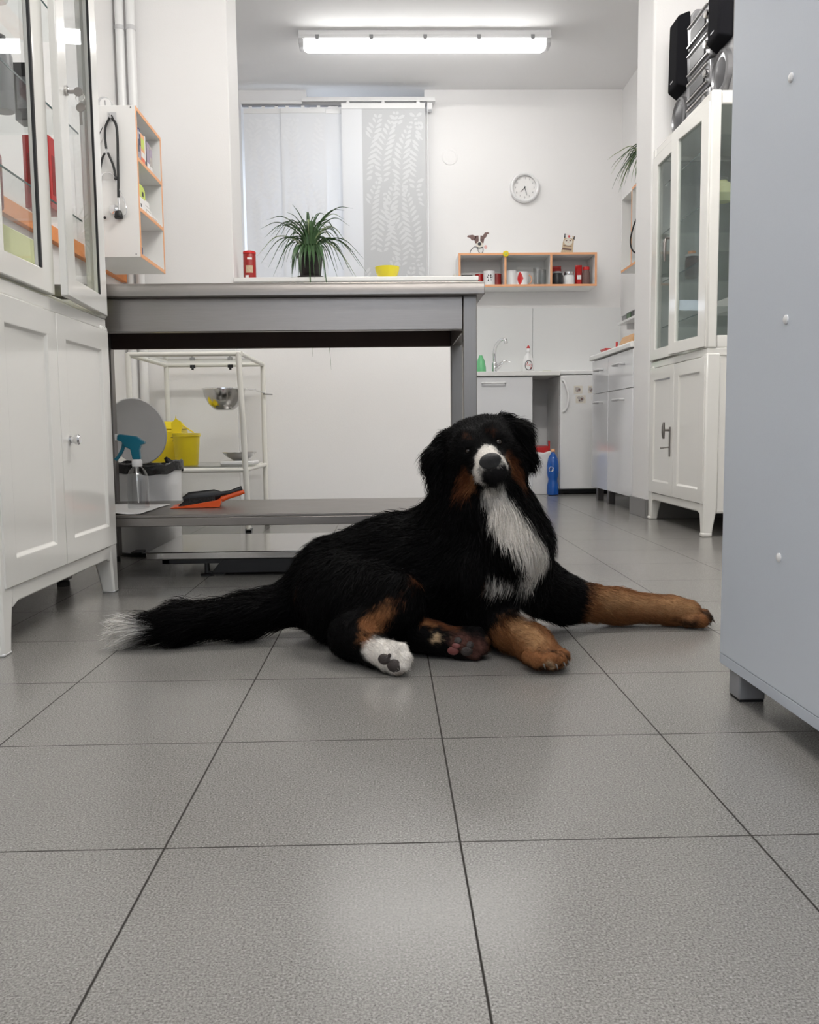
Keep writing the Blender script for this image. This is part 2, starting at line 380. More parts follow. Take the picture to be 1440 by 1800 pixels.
# ------------------------------------------------------------------ medical cabinets
def medical_cabinet(label, W, place, kind, loc, D=.44):
    """u to the right along the front, w out of the front, z up; right-hand upper door stands ajar"""
    R = thing('medical_cabinet', label, 'cabinet', loc)
    def P(name, mb, m, par=R, **k):
        mb.map(lambda u, w_, z: place(u, w_, z)); return obj(name, mb, m, par, **k)
    # carcass: legs, lower box, posts, top
    def leg(u0, u1, w0, w1, su, sw):
        b = MB()
        zs = [(.775, 0), (.125, 0), (.08, .008), (.04, .015), (.0, .020)]
        rings = []
        for z, t in zs:
            a0, a1, c0, c1 = u0, u1, w0, w1
            if su > 0: a1 = u1 - t
            else: a0 = u0 + t
            if sw > 0: c1 = w1 - t
            else: c0 = w0 + t
            rings.append([(a0, c0, z), (a1, c0, z), (a1, c1, z), (a0, c1, z)])
        b.rings(rings[::-1]); return b
    t = .058
    for su, sw in ((1, -1), (-1, -1), (1, 1), (-1, 1)):
        u0, u1 = (0, t) if su > 0 else (W-t, W)
        w0, w1 = (-t, 0) if sw < 0 else (-D, -D+t)
        l = P('leg', leg(u0, u1, w0, w1, su, sw), 'lacquer', bevel=.006)
        q_ = .004 if kind == 'R' else .0006; f = MB().box(u0-q_ if su > 0 else u0+.02, w0+(.02 if sw < 0 else -q_), 0, u1-.02 if su > 0 else u1+q_, w1+(q_ if sw < 0 else -.02), .018 if kind == 'R' else .008)
        P('foot', f, 'lacquer' if kind == 'R' else 'white_plastic', l, bevel=.006)
    body = MB().box(t, -D+.01, .105, W-t, -D+.02, .775).box(.008, -D+t, .105, .02, -t, .775).box(W-.02, -D+t, .105, W-.008, -t, .775)
    body.box(.01, -D+.01, .10, W-.01, -.012, .13)
    ap = [(t, .14), (t, .095), (t+.03, .105), (W-t-.03, .105), (W-t, .095), (W-t, .14)]
    body.prism(ap, 'y', -.012, -.002)
    body.box(.004, -D+.004, .765, W-.004, -.004, .797)     # waist between the two halves
    P('lower_body', body, 'lacquer', bevel=.003)
    up_ = MB()
    for u0, u1 in ((0, .042), (W-.042, W)):
        for w0, w1 in ((-.042, 0), (-D, -D+.042)): up_.box(u0, w0, .797, u1, w1, 1.835)
    up_.box(.02, -D+.02, 1.80, W-.02, -.01, 1.835).box(.04, -.042, 1.795, W-.04, -.003, 1.835).box(.04, -D, 1.795, W-.04, -D+.042, 1.835)
    for u0 in (.006, W-.036): up_.box(u0, -D+.042, .797, u0+.03, -.042, .85).box(u0, -D+.042, 1.78, u0+.03, -.042, 1.835)
    up_.box(.02, -D+.02, .797, W-.02, -.02, .812)
    P('upper_frame', up_, 'lacquer', bevel=.006)
    P('back_panel', MB().box(.042, -D+.008, .812, W-.042, -D+.014, 1.80), 'lacquer_in', flat=True)
    for u0 in (.016, W-.022):
        P('side_glass', MB().box(u0, -D+.042, .85, u0+.006, -.042, 1.78), 'glass' if kind == 'L' else 'dark_glass', flat=True)
    for z in SHELVES:
        s = P('glass_shelf', MB().box(.026, -D+.02, z, W-.026, -.05, z+.006), 'shelf_glass', flat=True)
        P('front_edge', MB().box(.026, -.0505, z+.0005, W-.026, -.0495, z+.0055), 'glass_edge', s, flat=True)
        P('rear_edge', MB().box(.026, -D+.0195, z+.0005, W-.026, -D+.0205, z+.0055), 'glass_edge', s, flat=True)
    mid = W*.475 if kind == 'L' else W*.49
    # lower doors, pressed panels
    for a, b, side in ((.018, mid-.0015, 'l'), (mid+.0015, W-.012, 'r')):
        d = MB(); z0, z1 = .142, .762; m = .058; q = .008
        ou = [(a, .004, z0), (b, .004, z0), (b, .004, z1), (a, .004, z1)]
        i1 = [(a+m, .004, z0+m), (b-m, .004, z0+m), (b-m, .004, z1-m), (a+m, .004, z1-m)]
        i2 = [(a+m+q, -.003, z0+m+q), (b-m-q, -.003, z0+m+q), (b-m-q, -.003, z1-m-q), (a+m+q, -.003, z1-m-q)]
        bk = [(p[0], -.012, p[2]) for p in ou]
        d.rings([bk, ou, i1, i2], True, True)
        dr = P('door', d, 'lacquer', ang=20, bevel=.0015)
        if side == 'r' and kind == 'L':
            kb = MB().lathe([(.013, 0), (.013, .003), (.008, .004), (.008, .012), (.012, .014), (.013, .022), (.010, .026)], (0, 0, 0), 18, sx=1, sy=1)
            kb.map(lambda x, y, z: (mid+.055+x, .004+z, .452+y)); P('knob', kb, 'chrome', dr)
        if side == 'l' and kind == 'R':
            h = MB().box(mid-.05, .0045, .33, mid-.036, .008, .47).tube([(mid-.043, .006, .455), (mid-.043, .035, .455)], .006)
            h.tube([(mid-.043, .035, .415), (mid-.043, .037, .44), (mid-.043, .037, .47), (mid-.043, .034, .492)], [.005, .008, .008, .005])
            h.cyl((mid-.043, .006, .375), (mid-.043, .036, .372), .003).cyl((mid-.043, .034, .372), (mid-.043, .05, .371), .004)
            P('handle', h, 'steel', dr)
    # upper glazed doors
    for a, b, side in ((.018, mid-.002, 'l'), (mid+.002, W-.012, 'r')):
        z0, z1 = .803, 1.792; st = .074
        def mk(nm, mb, m, par, **k):
            if side == 'r':
                an = math.radians(4.4); c, s_ = math.cos(an), math.sin(an)
                mb.map(lambda u, w_, z: (b-(b-u)*c + (w_)*-s_*0 , (b-u)*s_ + w_, z))
            return P(nm, mb, m, par, **k)
        fr = MB()
        ou = [(a, .006, z0), (b, .006, z0), (b, .006, z1), (a, .006, z1)]
        inn = [(a+st, .006, z0+.052), (b-st, .006, z0+.052), (b-st, .006, z1-.052), (a+st, .006, z1-.052)]
        ib = [(p[0], -.012, p[2]) for p in inn]; ob = [(p[0], -.012, p[2]) for p in ou]
        fr.rings([ob, ou, inn, ib, ob], False, False)
        dr = mk('glazed_door', fr, 'lacquer', R, bevel=.003)
        g = MB().box(a+st-.006, -.005, z0+.046, b-st+.006, -.001, z1-.046)
        mk('pane', g, 'glass' if kind == 'L' else 'dark_glass', dr, flat=True)
        if kind == 'L':
            if side == 'l': gk = MB().box(b-st-.007, .0005, z0+.052, b-st+.001, .0066, z1-.052)
            else: gk = MB().box(b-st-.004, .0005, z0+.052, b-st+.001, .0066, z1-.052)
            mk('gasket', gk, 'black_rubber', dr, flat=True)
            if side == 'r':
                lk = MB().lathe([(.012, 0), (.012, .006), (.009, .008)], (0, 0, 0), 18); lk.map(lambda x, y, z: (a+.052+x, .006+z, 1.303+y))
                mk('lock', lk, 'mirror_steel', dr)
        elif side == 'l':
            h = MB().box(b-.05, .0065, 1.20, b-.036, .010, 1.36).cyl((b-.043, .008, 1.34), (b-.043, .04, 1.34), .005)
            h.tube([(b-.043, .04, 1.335), (b-.043, .043, 1.32), (b-.043, .043, 1.26), (b-.043, .041, 1.235)], [.006, .008, .007, .005])
            mk('handle', h, 'steel', dr)
    return R
SHELVES = (1.065, 1.305, 1.555)
CL = medical_cabinet('white glazed medical cabinet with a key in its door, near end of the steel table', .775, lambda u, w_, z: (-.812+w_, 1.805+u, z), 'L', (-1.03, 2.19, 0))
SHELVES = (.965, 1.19, 1.43, 1.66)
CR = medical_cabinet('white glazed medical cabinet with bar handles standing against the wall pier', .79, lambda u, w_, z: (1.335-w_, 4.43-u, z), 'R', (1.555, 4.03, 0))

# keys in the left cabinet's lock (the door stands ajar, so the lock sits a little forward)
kx, ky, kz = -.777, 2.236, 1.303
ky_ = thing('key_bunch', 'bunch of two small keys hanging from the glazed cabinet door lock', 'keys', (kx, ky, kz))
k1 = MB().box(kx, ky-.001, kz-.004, kx+.018, ky+.001, kz+.004); k1.lathe([(.011, -.0011), (.011, .0011)], (0, 0, 0), 14); n0 = len(k1.v)-28; k1.map(lambda x, y, z: (x*1+kx+.026, z+ky, y+kz), n0)
obj('key', k1, 'steel', ky_)
rg = MB().tube([(kx+.03+.011*math.cos(a), ky+.004*math.sin(a), kz-.014+.011*math.sin(a)) for a in np.linspace(0, 2*math.pi, 17)], .0012, 6); obj('ring', rg, 'chrome', ky_)
k2 = MB().lathe([(.012, -.0011), (.012, .0011)], (0, 0, 0), 14); k2.map(lambda x, y, z: (x+kx+.03, y*.3+z+ky+.003, y+kz-.036)); k2.box(kx+.0265, ky, kz-.078, kx+.0335, ky+.002, kz-.046)
obj('key', k2, 'steel', ky_)

# ------------------------------------------------------------------ cool grey storage cabinet at the right edge
SG = thing('storage_cabinet', 'tall cool grey laminate cabinet seen from its side, near the camera', 'cabinet', (.95, 1.0, 0))
obj('carcass', MB().box(.604, .52, .05, 1.30, 1.50, 1.66), 'panel', SG, bevel=.002)
obj('side_panel', MB().box(.585, .52, .066, .6035, 1.502, 1.66), 'panel', SG, bevel=.0015)
obj('base_board', MB().box(.585, .52, .048, .6035, 1.502, .0655), 'panel_dark', SG, bevel=.001)
obj('top_board', MB().box(.575, .50, 1.661, 1.31, 1.515, 1.685), 'panel', SG, bevel=.002)
for x in (.588, 1.23):
    for y in (1.42, .56): 
        f_ = obj('foot', MB().box(x, y, .004, x+.045, y+.045, .05), 'foot_grey', SG, bevel=.003)
        obj('foot_pad', MB().box(x+.002, y+.002, 0, x+.043, y+.043, .004), 'black_rubber', f_, flat=True)
for y, z in ((1.283, .963), (1.277, .621), (1.278, .269), (.70, .963), (.70, .621), (.70, .269)):
    c = MB().lathe([(.0068, 0), (.0068, .0018), (.005, .0032), (.002, .0038)], (0, 0, 0), 16); c.map(lambda a, b, h: (.585-h, y+a, z+b))
    obj('screw_cap', c, 'white_plastic', SG)

# ------------------------------------------------------------------ ceiling lamps
def ceiling_lamp(label, cx, cy, m, L=1.6):
    R = thing('ceiling_lamp', label, 'lamp', (cx, cy, ZC))
    x0, x1 = cx-L/2, cx+L/2
    hs = [(cy-.055, ZC-.0005), (cy-.055, ZC-.03), (cy-.066, ZC-.045), (cy-.066, ZC-.056), (cy+.066, ZC-.056), (cy+.066, ZC-.045), (cy+.055, ZC-.03), (cy+.055, ZC-.0005)]
    obj('housing', MB().prism(hs, 'x', x0, x1), 'white_plastic', R, bevel=.004)
    df = [(cy-.062, ZC-.0565), (cy-.056, ZC-.085), (cy-.036, ZC-.106), (cy+.036, ZC-.106), (cy+.056, ZC-.085), (cy+.062, ZC-.0565)]
    rings = []
    for x, k in ((x0+.035, .86), (x0+.06, 1), (x1-.06, 1), (x1-.035, .86)):
        rings.append([(x, cy+(p[0]-cy)*k, ZC-.0565+(p[1]-ZC+.0565)*k) for p in df])
    obj('diffuser', MB().rings(rings), m, R, bevel=.003)
    for s_ in (x0+.002, x1-.033):
        obj('end_cap', MB().prism([(cy-.06, ZC-.0565), (cy-.054, ZC-.08), (cy-.034, ZC-.094), (cy+.034, ZC-.094), (cy+.054, ZC-.08), (cy+.06, ZC-.0565)], 'x', s_, s_+.032), 'lgrey_plastic', R, bevel=.003)
    for i in range(5):
        x = x0+.12+i*(L-.24)/4
        for s_ in (-1, 1):
            obj('clip', MB().box(x-.012, cy+s_*.067, ZC-.064, x+.012, cy+s_*.071, ZC-.036), 'grey_plastic', R, flat=True)
    return R
ceiling_lamp('long fluorescent lamp on the ceiling in front of the curtained window', .265, 5.78, 'lamp')
ceiling_lamp('unseen fill lamp added on the front room ceiling, above the steel table', .50, 2.95, 'fill_front')  # added out of view to brighten the front room and passage
ceiling_lamp('unseen fill lamp added on the front room ceiling, above the camera', .15, .15, 'fill_near')  # added overhead, never in view, to fill the foreground

# ------------------------------------------------------------------ low wall counter and what stands on it
single('countertop', MB().box(-.7615, 4.43, 1.213, .463, 4.76, 1.236), 'matte_white', 'white countertop on the low wall between the two rooms', 'counter', bevel=.004)
CT = 1.236
tin = thing('tin_box', 'red round tea tin beside the spider plant on the counter', 'tin', (-.69, 4.50, CT))
obj('body', MB().lathe([(.031, 0), (.0315, .003), (.0315, .122), (.030, .125)], (-.69, 4.50, CT), 32), 'dark_red', tin)
obj('lid', MB().lathe([(.0325, .1255), (.0325, .136), (.030, .1385), (.004, .139)], (-.69, 4.50, CT), 32), 'red', tin)
lb = MB()
for i in range(6):
    a0, a1 = math.radians(-118+i*11), math.radians(-118+(i+1)*11); r = .0319
    lb.add([(-.69+r*math.cos(a0), 4.5+r*math.sin(a0), CT+.03), (-.69+r*math.cos(a1), 4.5+r*math.sin(a1), CT+.03), (-.69+r*math.cos(a1), 4.5+r*math.sin(a1), CT+.066), (-.69+r*math.cos(a0), 4.5+r*math.sin(a0), CT+.066)], [(0,1,2,3)])
obj('label_patch', lb, 'tan_print', tin)
lb2 = MB()
for z0, z1, k0, k1 in ((.095, .105, 2, 6), (.004, .018, 0, 3)):
    for i in range(k0, k1):
        a0, a1 = math.radians(-125+i*11), math.radians(-125+(i+1)*11); r = .0319
        lb2.add([(-.69+r*math.cos(a0), 4.5+r*math.sin(a0), CT+z0), (-.69+r*math.cos(a1), 4.5+r*math.sin(a1), CT+z0), (-.69+r*math.cos(a1), 4.5+r*math.sin(a1), CT+z1), (-.69+r*math.cos(a0), 4.5+r*math.sin(a0), CT+z1)], [(0,1,2,3)])
obj('white_print', lb2, 'paper', tin)
bw = MB().lathe([(.028, 0), (.030, .003), (.052, .02), (.0605, .045), (.063, .06), (.0605, .0605), (.058, .045), (.048, .02), (.022, .008)], (.005, 4.52, CT), 40, True, True)
single('bowl', bw, 'bright_yellow', 'small yellow ceramic bowl on the white counter', 'bowl')

def leaf_strip(mb, pts, w0, fold=.35, seed=0):
    P = bez(pts, 6); n = len(P); L = []
    for i, p in enumerate(P):
        t = i/(n-1)
        wd = w0*(.55+.45*min(1, t*4))*(1-t**2.2)+.0006
        a = Vector(P[max(i-1, 0)]); b = Vector(P[min(i+1, n-1)]); d = (b-a).normalized()
        sd = d.cross(Vector((0, 0, 1)))
        sd = sd.normalized() if sd.length > .05 else Vector((math.cos(seed), math.sin(seed), 0))
        nn = sd.cross(d)
        p = Vector(p)
        L.append([p-sd*wd/2+nn*wd*fold, p-nn*.0004, p+sd*wd/2+nn*wd*fold])
    vs = [q for r in L for q in r]; fs = []
    for i in range(n-1):
        for k in range(2): fs.append((i*3+k, i*3+k+1, (i+1)*3+k+1, (i+1)*3+k))
    return mb.add(vs, fs)

def spider_plant(name, label, c, leaves, potm=True, s=1.0):
    R = thing(name, label, 'plant', c)
    if potm:
        p = MB().lathe([(.046*s, 0), (.050*s, .004), (.062*s, .105*s), (.067*s, .106*s), (.068*s, .122*s), (.062*s, .123*s), (.059*s, .108*s), (.055*s, .1*s)], c, 32)
        obj('pot', p, 'pot', R)
        obj('saucer', MB().lathe([(.058*s, 0), (.066*s, .012), (.064*s, .013), (.05*s, .004)], c, 28), 'pot', R)
        obj('soil', MB().lathe([(.054*s, .098*s), (.04*s, .104*s), (.004, .106*s)], c, 20), 'soil', R)
    for q, (nm, m) in enumerate((('leaves', 'green_leaf'), ('pale_leaves', 'pale_leaf'))):
        mb = MB()
        for i, (pts, wd, kind) in enumerate(leaves):
            if kind == q: leaf_strip(mb, pts, wd, seed=i)
        if mb.v: obj(nm, mb, m, R)
    return R
pc = (-.385, 4.51, CT); pz = CT+.11
def px_leaf(x, z, y=None, arch=.5, r0=.02):
    """a leaf from the pot's heart to the tip (x, z); it rises first and then arches over"""
    y = 4.51+random.uniform(-.06, .06) if y is None else y
    a = math.atan2(z-pz, x-pc[0]); sx = pc[0]+r0*math.cos(a)*.9
    m1 = (pc[0]+(x-pc[0])*.22, 4.51+(y-4.51)*.25, pz+max((z-pz)*.45, 0)+arch*.09)
    m2 = (pc[0]+(x-pc[0])*.62, 4.51+(y-4.51)*.65, pz+(z-pz)*.75+arch*.12)
    return [(sx, 4.51, pz-.01), m1, m2, (x, y, z)]
tips = [(-.468,1.605,.15,1),(-.50,1.575,.25,1),(-.33,1.565,.35,.9),(-.30,1.54,.5,.8),(-.205,1.565,.45,.8),(-.16,1.575,.5,.8),(-.205,1.53,.6,.8),(-.18,1.49,.65,.7),(-.19,1.40,.9,.8),
        (-.60,1.535,.5,.8),(-.645,1.50,.55,.8),(-.62,1.455,.7,.8),(-.58,1.44,.8,.8),(-.65,1.35,.8,1),(-.63,1.31,.9,1),(-.60,1.30,1,.9),(-.575,1.255,1,1),(-.545,1.29,1,.8),(-.535,1.40,.9,.7),
        (-.11,1.33,.8,1),(-.13,1.30,.9,1),(-.10,1.275,1,1),(-.17,1.25,1,1.2),(-.145,1.235,.9,1.4),(-.22,1.29,1,.9),(-.25,1.25,1,1),(-.27,1.42,.7,.7),(-.29,1.48,.6,.7),(-.47,1.47,.6,.8),(-.43,1.52,.45,.8),(-.51,1.49,.6,.7),
        (-.49,1.40,.9,.7),(-.53,1.34,1,.8),(-.24,1.35,1,.8),(-.56,1.47,.7,.7)]
LV = []
for x, z, ar, wk in tips: LV.append((px_leaf(x, z, None, ar), .0115*wk+.004, 0 if random.random() < .8 else 1))
for i in range(16):      # leaves that hang over the front of the pot
    x = pc[0]+random.uniform(-.085, .085); z = CT+random.uniform(-.02, .05); yy = 4.415-random.uniform(0, .03)
    LV.append(([(pc[0]+(x-pc[0])*.2, 4.50, pz-.005), (pc[0]+(x-pc[0])*.5, 4.465, pz+.05), (pc[0]+(x-pc[0])*.85, yy+.01, pz-.005), (x, yy, z)], random.uniform(.014, .024), 0))
for i in range(30):
    a = random.uniform(.05, 3.1); rr = random.uniform(.12, .25)*(1-.40*math.sin(a)); yv = 4.51+random.uniform(-.09, .05)
    LV.append((px_leaf(pc[0]+rr*math.cos(a), CT+.02+rr*1.05*math.sin(a)+.08, yv, random.uniform(.5, 1)), random.uniform(.009, .015), 0 if random.random() < .8 else 1))
for i in range(14):      # leaves that lean back over the counter
    a = random.uniform(.1, 3.0); rr = random.uniform(.12, .2)
    LV.append(([(pc[0], 4.51, pz-.01), (pc[0]+.3*rr*math.cos(a), 4.51+.3*rr*math.sin(a), pz+.07), (pc[0]+.7*rr*math.cos(a), 4.51+.7*rr*math.sin(a), pz+.07), (pc[0]+rr*math.cos(a), 4.51+rr*math.sin(a), pz-random.uniform(.0, .06))], .010, 0))
LV.append(([(pc[0]+.02, 4.50, pz), (pc[0]+.06, 4.44, pz+.05), (-.295, 4.395, 1.15), (-.29, 4.40, .93), (-.284, 4.42, .775)], .006, 0))
LV.append(([(pc[0]-.01, 4.50, pz), (pc[0]-.0, 4.44, pz+.03), (-.375, 4.395, 1.1), (-.37, 4.40, .93), (-.375, 4.42, .84)], .006, 0))
spider_plant('spider_plant', 'spider plant in a dark pot arching over the white counter', pc, LV, s=1.03)

# ------------------------------------------------------------------ trolley behind the table
TR = thing('trolley', 'white tubular trolley with glass shelves behind the steel table', 'trolley', (-.855, 4.06, 0))
fx0, fx1, bx0, bx1, tyf, tyb = -1.10, -.622, -1.093, -.618, 3.75, 4.36
for x, y, dx in ((fx0, tyf, 0), (fx1, tyf, .012), (bx0, tyb, 0), (bx1, tyb, 0)):
    obj('post', MB().tube([(x-dx, y, .805), (x, y, .5), (x+dx, y, .05)], .0125, 12), 'white_tube', TR)
    cs = obj('castor', MB().cyl((x+dx-.011, y+.01, .022), (x+dx+.011, y+.01, .022), .022, n=20), 'black_rubber', TR)
    obj('fork', MB().box(x+dx-.015, y-.01, .02, x+dx-.012, y+.02, .052).box(x+dx+.012, y-.01, .02, x+dx+.015, y+.02, .052).box(x+dx-.015, y-.01, .048, x+dx+.015, y+.02, .053), 'grey_plastic', cs, flat=True)
for z in (.80, .305):
    rl = MB().tube([(fx0, tyf, z), (fx1, tyf, z)], .010, 10).tube([(bx0, tyb, z), (bx1, tyb, z)], .010, 10).tube([(fx0, tyf, z), (bx0, tyb, z)], .010, 10).tube([(fx1, tyf, z), (bx1, tyb, z)], .010, 10)
    obj('rail', rl, 'white_tube', TR)
    obj('glass_shelf', MB().box(fx0+.013, tyf+.013, z+.0105, fx1-.013, tyb-.013, z+.0165), 'shelf_glass', TR, flat=True)
for x in (-.96, -.775):
    obj('shelf_clamp', MB().box(x-.012, tyb-.02, .785, x+.012, tyb-.008, .80).cyl((x, tyb-.016, .775), (x, tyb-.016, .80), .006), 'black', TR)
obj('bowl_holder', MB().tube([(bx1+.0, tyb-.02, .655), (-.57, tyb-.02, .652)], .004, 8).tube([(bx1-.005, 4.1, .665), (bx1+.006, tyb-.02, .66)], .004, 8).tube([(-.745+.099*math.cos(a), 4.0+.099*math.sin(a), .6635) for a in np.linspace(0, 2*math.pi, 33)], .003, 6).tube([(-.65, 4.03, .664), (bx1, 4.1, .664)], .004, 8), 'chrome', TR)
bowlp = [(.036, 0), (.045, .003), (.072, .028), (.09, .066), (.0955, .094), (.101, .0955), (.101, .097), (.0945, .0965), (.0885, .066), (.07, .03), (.04, .006)]
single('mixing_bowl', MB().lathe(bowlp, (-.745, 4.0, .5685), 44), 'mirror_steel', 'deep steel bowl hung in the ring on the white trolley', 'bowl')
single('weighing_bowl', MB().lathe([(.03, 0), (.034, .001), (.06, .016), (.075, .032), (.0785, .033), (.0785, .035), (.074, .034), (.058, .018), (.03, .003)], (-.68, 3.98, .3425), 40, sx=1.0), 'mirror_steel', 'shallow steel dish on the kitchen scale on the trolley', 'bowl')
ks = thing('kitchen_scale', 'flat white kitchen scale under the shallow dish on the trolley', 'scale', (-.68, 3.98, .322))
obj('body', MB().box(-.755, 3.90, .322, -.605, 4.06, .339), 'white_plastic', ks, bevel=.005)
obj('plate', MB().lathe([(.03, .339), (.03, .3425)], (-.68, 3.98, 0), 20), 'lgrey_plastic', ks)

# yellow clinical waste containers on the trolley
zt = .3222
sc_ = thing('sharps_bin', 'large square yellow waste container behind the white bin lid', 'container', (-1.02, 4.08, zt))
obj('body', MB().hexa([(-1.088, 3.98, zt), (-.962, 3.98, zt), (-.962, 4.16, zt), (-1.088, 4.16, zt), (-1.096, 3.97, zt+.16), (-.952, 3.97, zt+.16), (-.952, 4.17, zt+.16), (-1.096, 4.17, zt+.16)]), 'yellow', sc_, bevel=.01, seg=3)
obj('lid', MB().hexa([(-1.098, 3.968, zt+.1605), (-.95, 3.968, zt+.1605), (-.95, 4.172, zt+.1605), (-1.098, 4.172, zt+.1605), (-1.075, 3.99, zt+.198), (-.975, 3.99, zt+.198), (-.975, 4.15, zt+.198), (-1.075, 4.15, zt+.198)]), 'yellow', sc_, bevel=.008, seg=3)
nb = thing('sharps_bin', 'small round yellow bucket with its lid flap raised on the trolley', 'container', (-.905, 3.92, zt))
obj('body', MB().lathe([(.047, 0), (.049, .003), (.059, .128), (.063, .129), (.063, .137), (.0595, .138), (.057, .128)], (-.905, 3.92, zt), 36), 'yellow', nb)
obj('lid_ring', MB().lathe([(.0625, .1385), (.0625, .143), (.03, .145), (.03, .1415)], (-.905, 3.92, zt), 36), 'yellow', nb)
fl = MB().prism([(-.03, 0), (.012, 0), (.018, .03), (.014, .05), (-.006, .062), (-.008, .08), (-.012, .062), (-.03, .045)], 'y', 0, .003)
fl.map(lambda x, y, z: (-.935+x, 3.90+y, zt+.145+z)); obj('flap', fl, 'yellow', nb)
obj('hinge_strap', MB().tube([(-.925, 3.905, zt+.185), (-.90, 3.905, zt+.168), (-.868, 3.905, zt+.146)], .003, 8), 'yellow', nb)
obj('level_mark', MB().box(-.968, 3.898, zt+.124, -.95, 3.9, zt+.127).box(-.966, 3.9, zt+.108, -.952, 3.902, zt+.111), 'ink', nb, flat=True)

# ------------------------------------------------------------------ pedal bin with raised lid
bc = (-.945, 3.405, 0)
PB = thing('pedal_bin', 'white round pedal bin with its lid raised behind the steel table', 'bin', bc)
obj('body', MB().lathe([(.120, .014), (.124, .02), (.132, .322), (.134, .324), (.134, .33), (.128, .331), (.125, .3), (.12, .05)], bc, 44), 'white_plastic', PB)
obj('base_ring', MB().lathe([(.126, 0), (.128, .012), (.12, .0139)], bc, 44), 'black', PB)
obj('pedal', MB().box(-.965, 3.225, .02, -.925, 3.29, .028), 'black', PB, bevel=.003)
ld = MB().lathe([(.004, .028), (.06, .026), (.11, .018), (.13, .004), (.134, 0), (.130, -.002), (.107, .012), (.06, .02), (.004, .022)], (0, 0, 0), 44)
hx, hy, hz = -.99, 3.50, .345
def lidmap(x, y, z):      # lid swung up about its rear hinge, inside facing the room
    a = math.radians(78); yy = y+.134
    X, Y, Z = x, -(yy*0)+(-z*math.sin(a)*-1)*1.0, 0
    px_, py_, pz_ = x, yy*-math.cos(a)+z*math.sin(a), yy*math.sin(a)+z*math.cos(a)
    b = math.radians(-16); return (hx+px_*math.cos(b)-py_*math.sin(b), hy+px_*math.sin(b)+py_*math.cos(b), hz+pz_)
obj('lid', ld.map(lidmap), 'white_plastic', PB)
obj('hinge', MB().box(-.99, 3.51, .318, -.92, 3.545, .348), 'black', PB, bevel=.003)
bb = MB(); rings = []
for rr, z in ((.122, .25), (.124, .30), (.127, .335), (.133, .352), (.139, .346), (.1395, .325), (.1385, .312)):
    rings.append([(bc[0]+(rr+.002*math.sin(5*a+z*40))*math.cos(a), bc[1]+(rr+.002*math.sin(5*a+z*40))*math.sin(a), z+(.012*max(0, math.cos(a+.35))**6+.006*math.sin(3*a+1)+.003*math.sin(11*a))*(1 if z > .31 else 0)) for a in np.linspace(0, 2*math.pi, 60, endpoint=False)])
bb.rings(rings, True, False)
bb.hexa([(-.845, 3.33, .335), (-.83, 3.33, .335), (-.815, 3.36, .335), (-.835, 3.37, .335), (-.855, 3.325, .372), (-.845, 3.325, .378), (-.815, 3.355, .352), (-.845, 3.36, .37)])
single('bin_liner', bb, 'black_film', 'black plastic bag lining the open white pedal bin', 'bag')

# ------------------------------------------------------------------ on the table's lower shelf
zs = .2192
sp_c = (-.826, 2.87)
SB = thing('spray_bottle', 'clear spray bottle with a teal trigger on the lower shelf', 'bottle', (sp_c[0], sp_c[1], zs))
obj('body', MB().lathe([(.030, .0015), (.034, .004), (.0345, .09), (.033, .108), (.026, .125), (.0145, .138), (.0135, .150)], (*sp_c, zs), 36, True, True), 'clear', SB)
obj('collar', MB().lathe([(.0155, .139), (.0165, .141), (.0165, .158), (.013, .163)], (*sp_c, zs), 24), 'white_plastic', SB)
x0, y0 = sp_c
hd = MB().prism([(x0-.012, zs+.163), (x0+.013, zs+.163), (x0+.011, zs+.195), (x0+.016, zs+.21), (x0+.03, zs+.214), (x0+.028, zs+.22), (x0+.004, zs+.238), (x0-.05, zs+.245), (x0-.058, zs+.243), (x0-.06, zs+.226), (x0-.046, zs+.222), (x0-.038, zs+.205), (x0-.018, zs+.196)], 'y', y0-.011, y0+.011)
so = obj('spray_head', hd, 'teal', SB, bevel=.003)
obj('trigger', MB().tube(bez([(x0-.04, y0, zs+.218), (x0-.046, y0, zs+.195), (x0-.06, y0, zs+.172), (x0-.07, y0, zs+.162)], 5), [.006]*16, 8), 'teal', so)
obj('nozzle', MB().box(x0-.067, y0-.009, zs+.225, x0-.0602, y0+.009, zs+.246), 'white_plastic', so, bevel=.002)
obj('dip_tube', MB().tube([(x0, y0, zs+.02), (x0-.004, y0, zs+.14)], .0022, 8), 'white_plastic', SB)
# a limp sheet of paper under the bottle
pp = MB(); n = 14
G = [[(-1.02+.26*i/n+.004*math.sin(j), 2.70+.36*j/8-.05*(i/n), zs+.0012+.005*(.5+.5*math.sin(i*.9+j*.25))*(.25 if j > 2 else 1)*(0 if (i > 6 and i < 12 and j > 1) else 1)) for i in range(n+1)] for j in range(9)]
vs = [p for r in G for p in r]; pp.add(vs, [(j*(n+1)+i, j*(n+1)+i+1, (j+1)*(n+1)+i+1, (j+1)*(n+1)+i) for j in range(8) for i in range(n)])
so_ = single('paper_sheet', pp, 'paper', 'crumpled white paper sheet under the spray bottle', 'paper'); md = so_.modifiers.new('thick', 'SOLIDIFY'); md.thickness = .0006; md.offset = 1
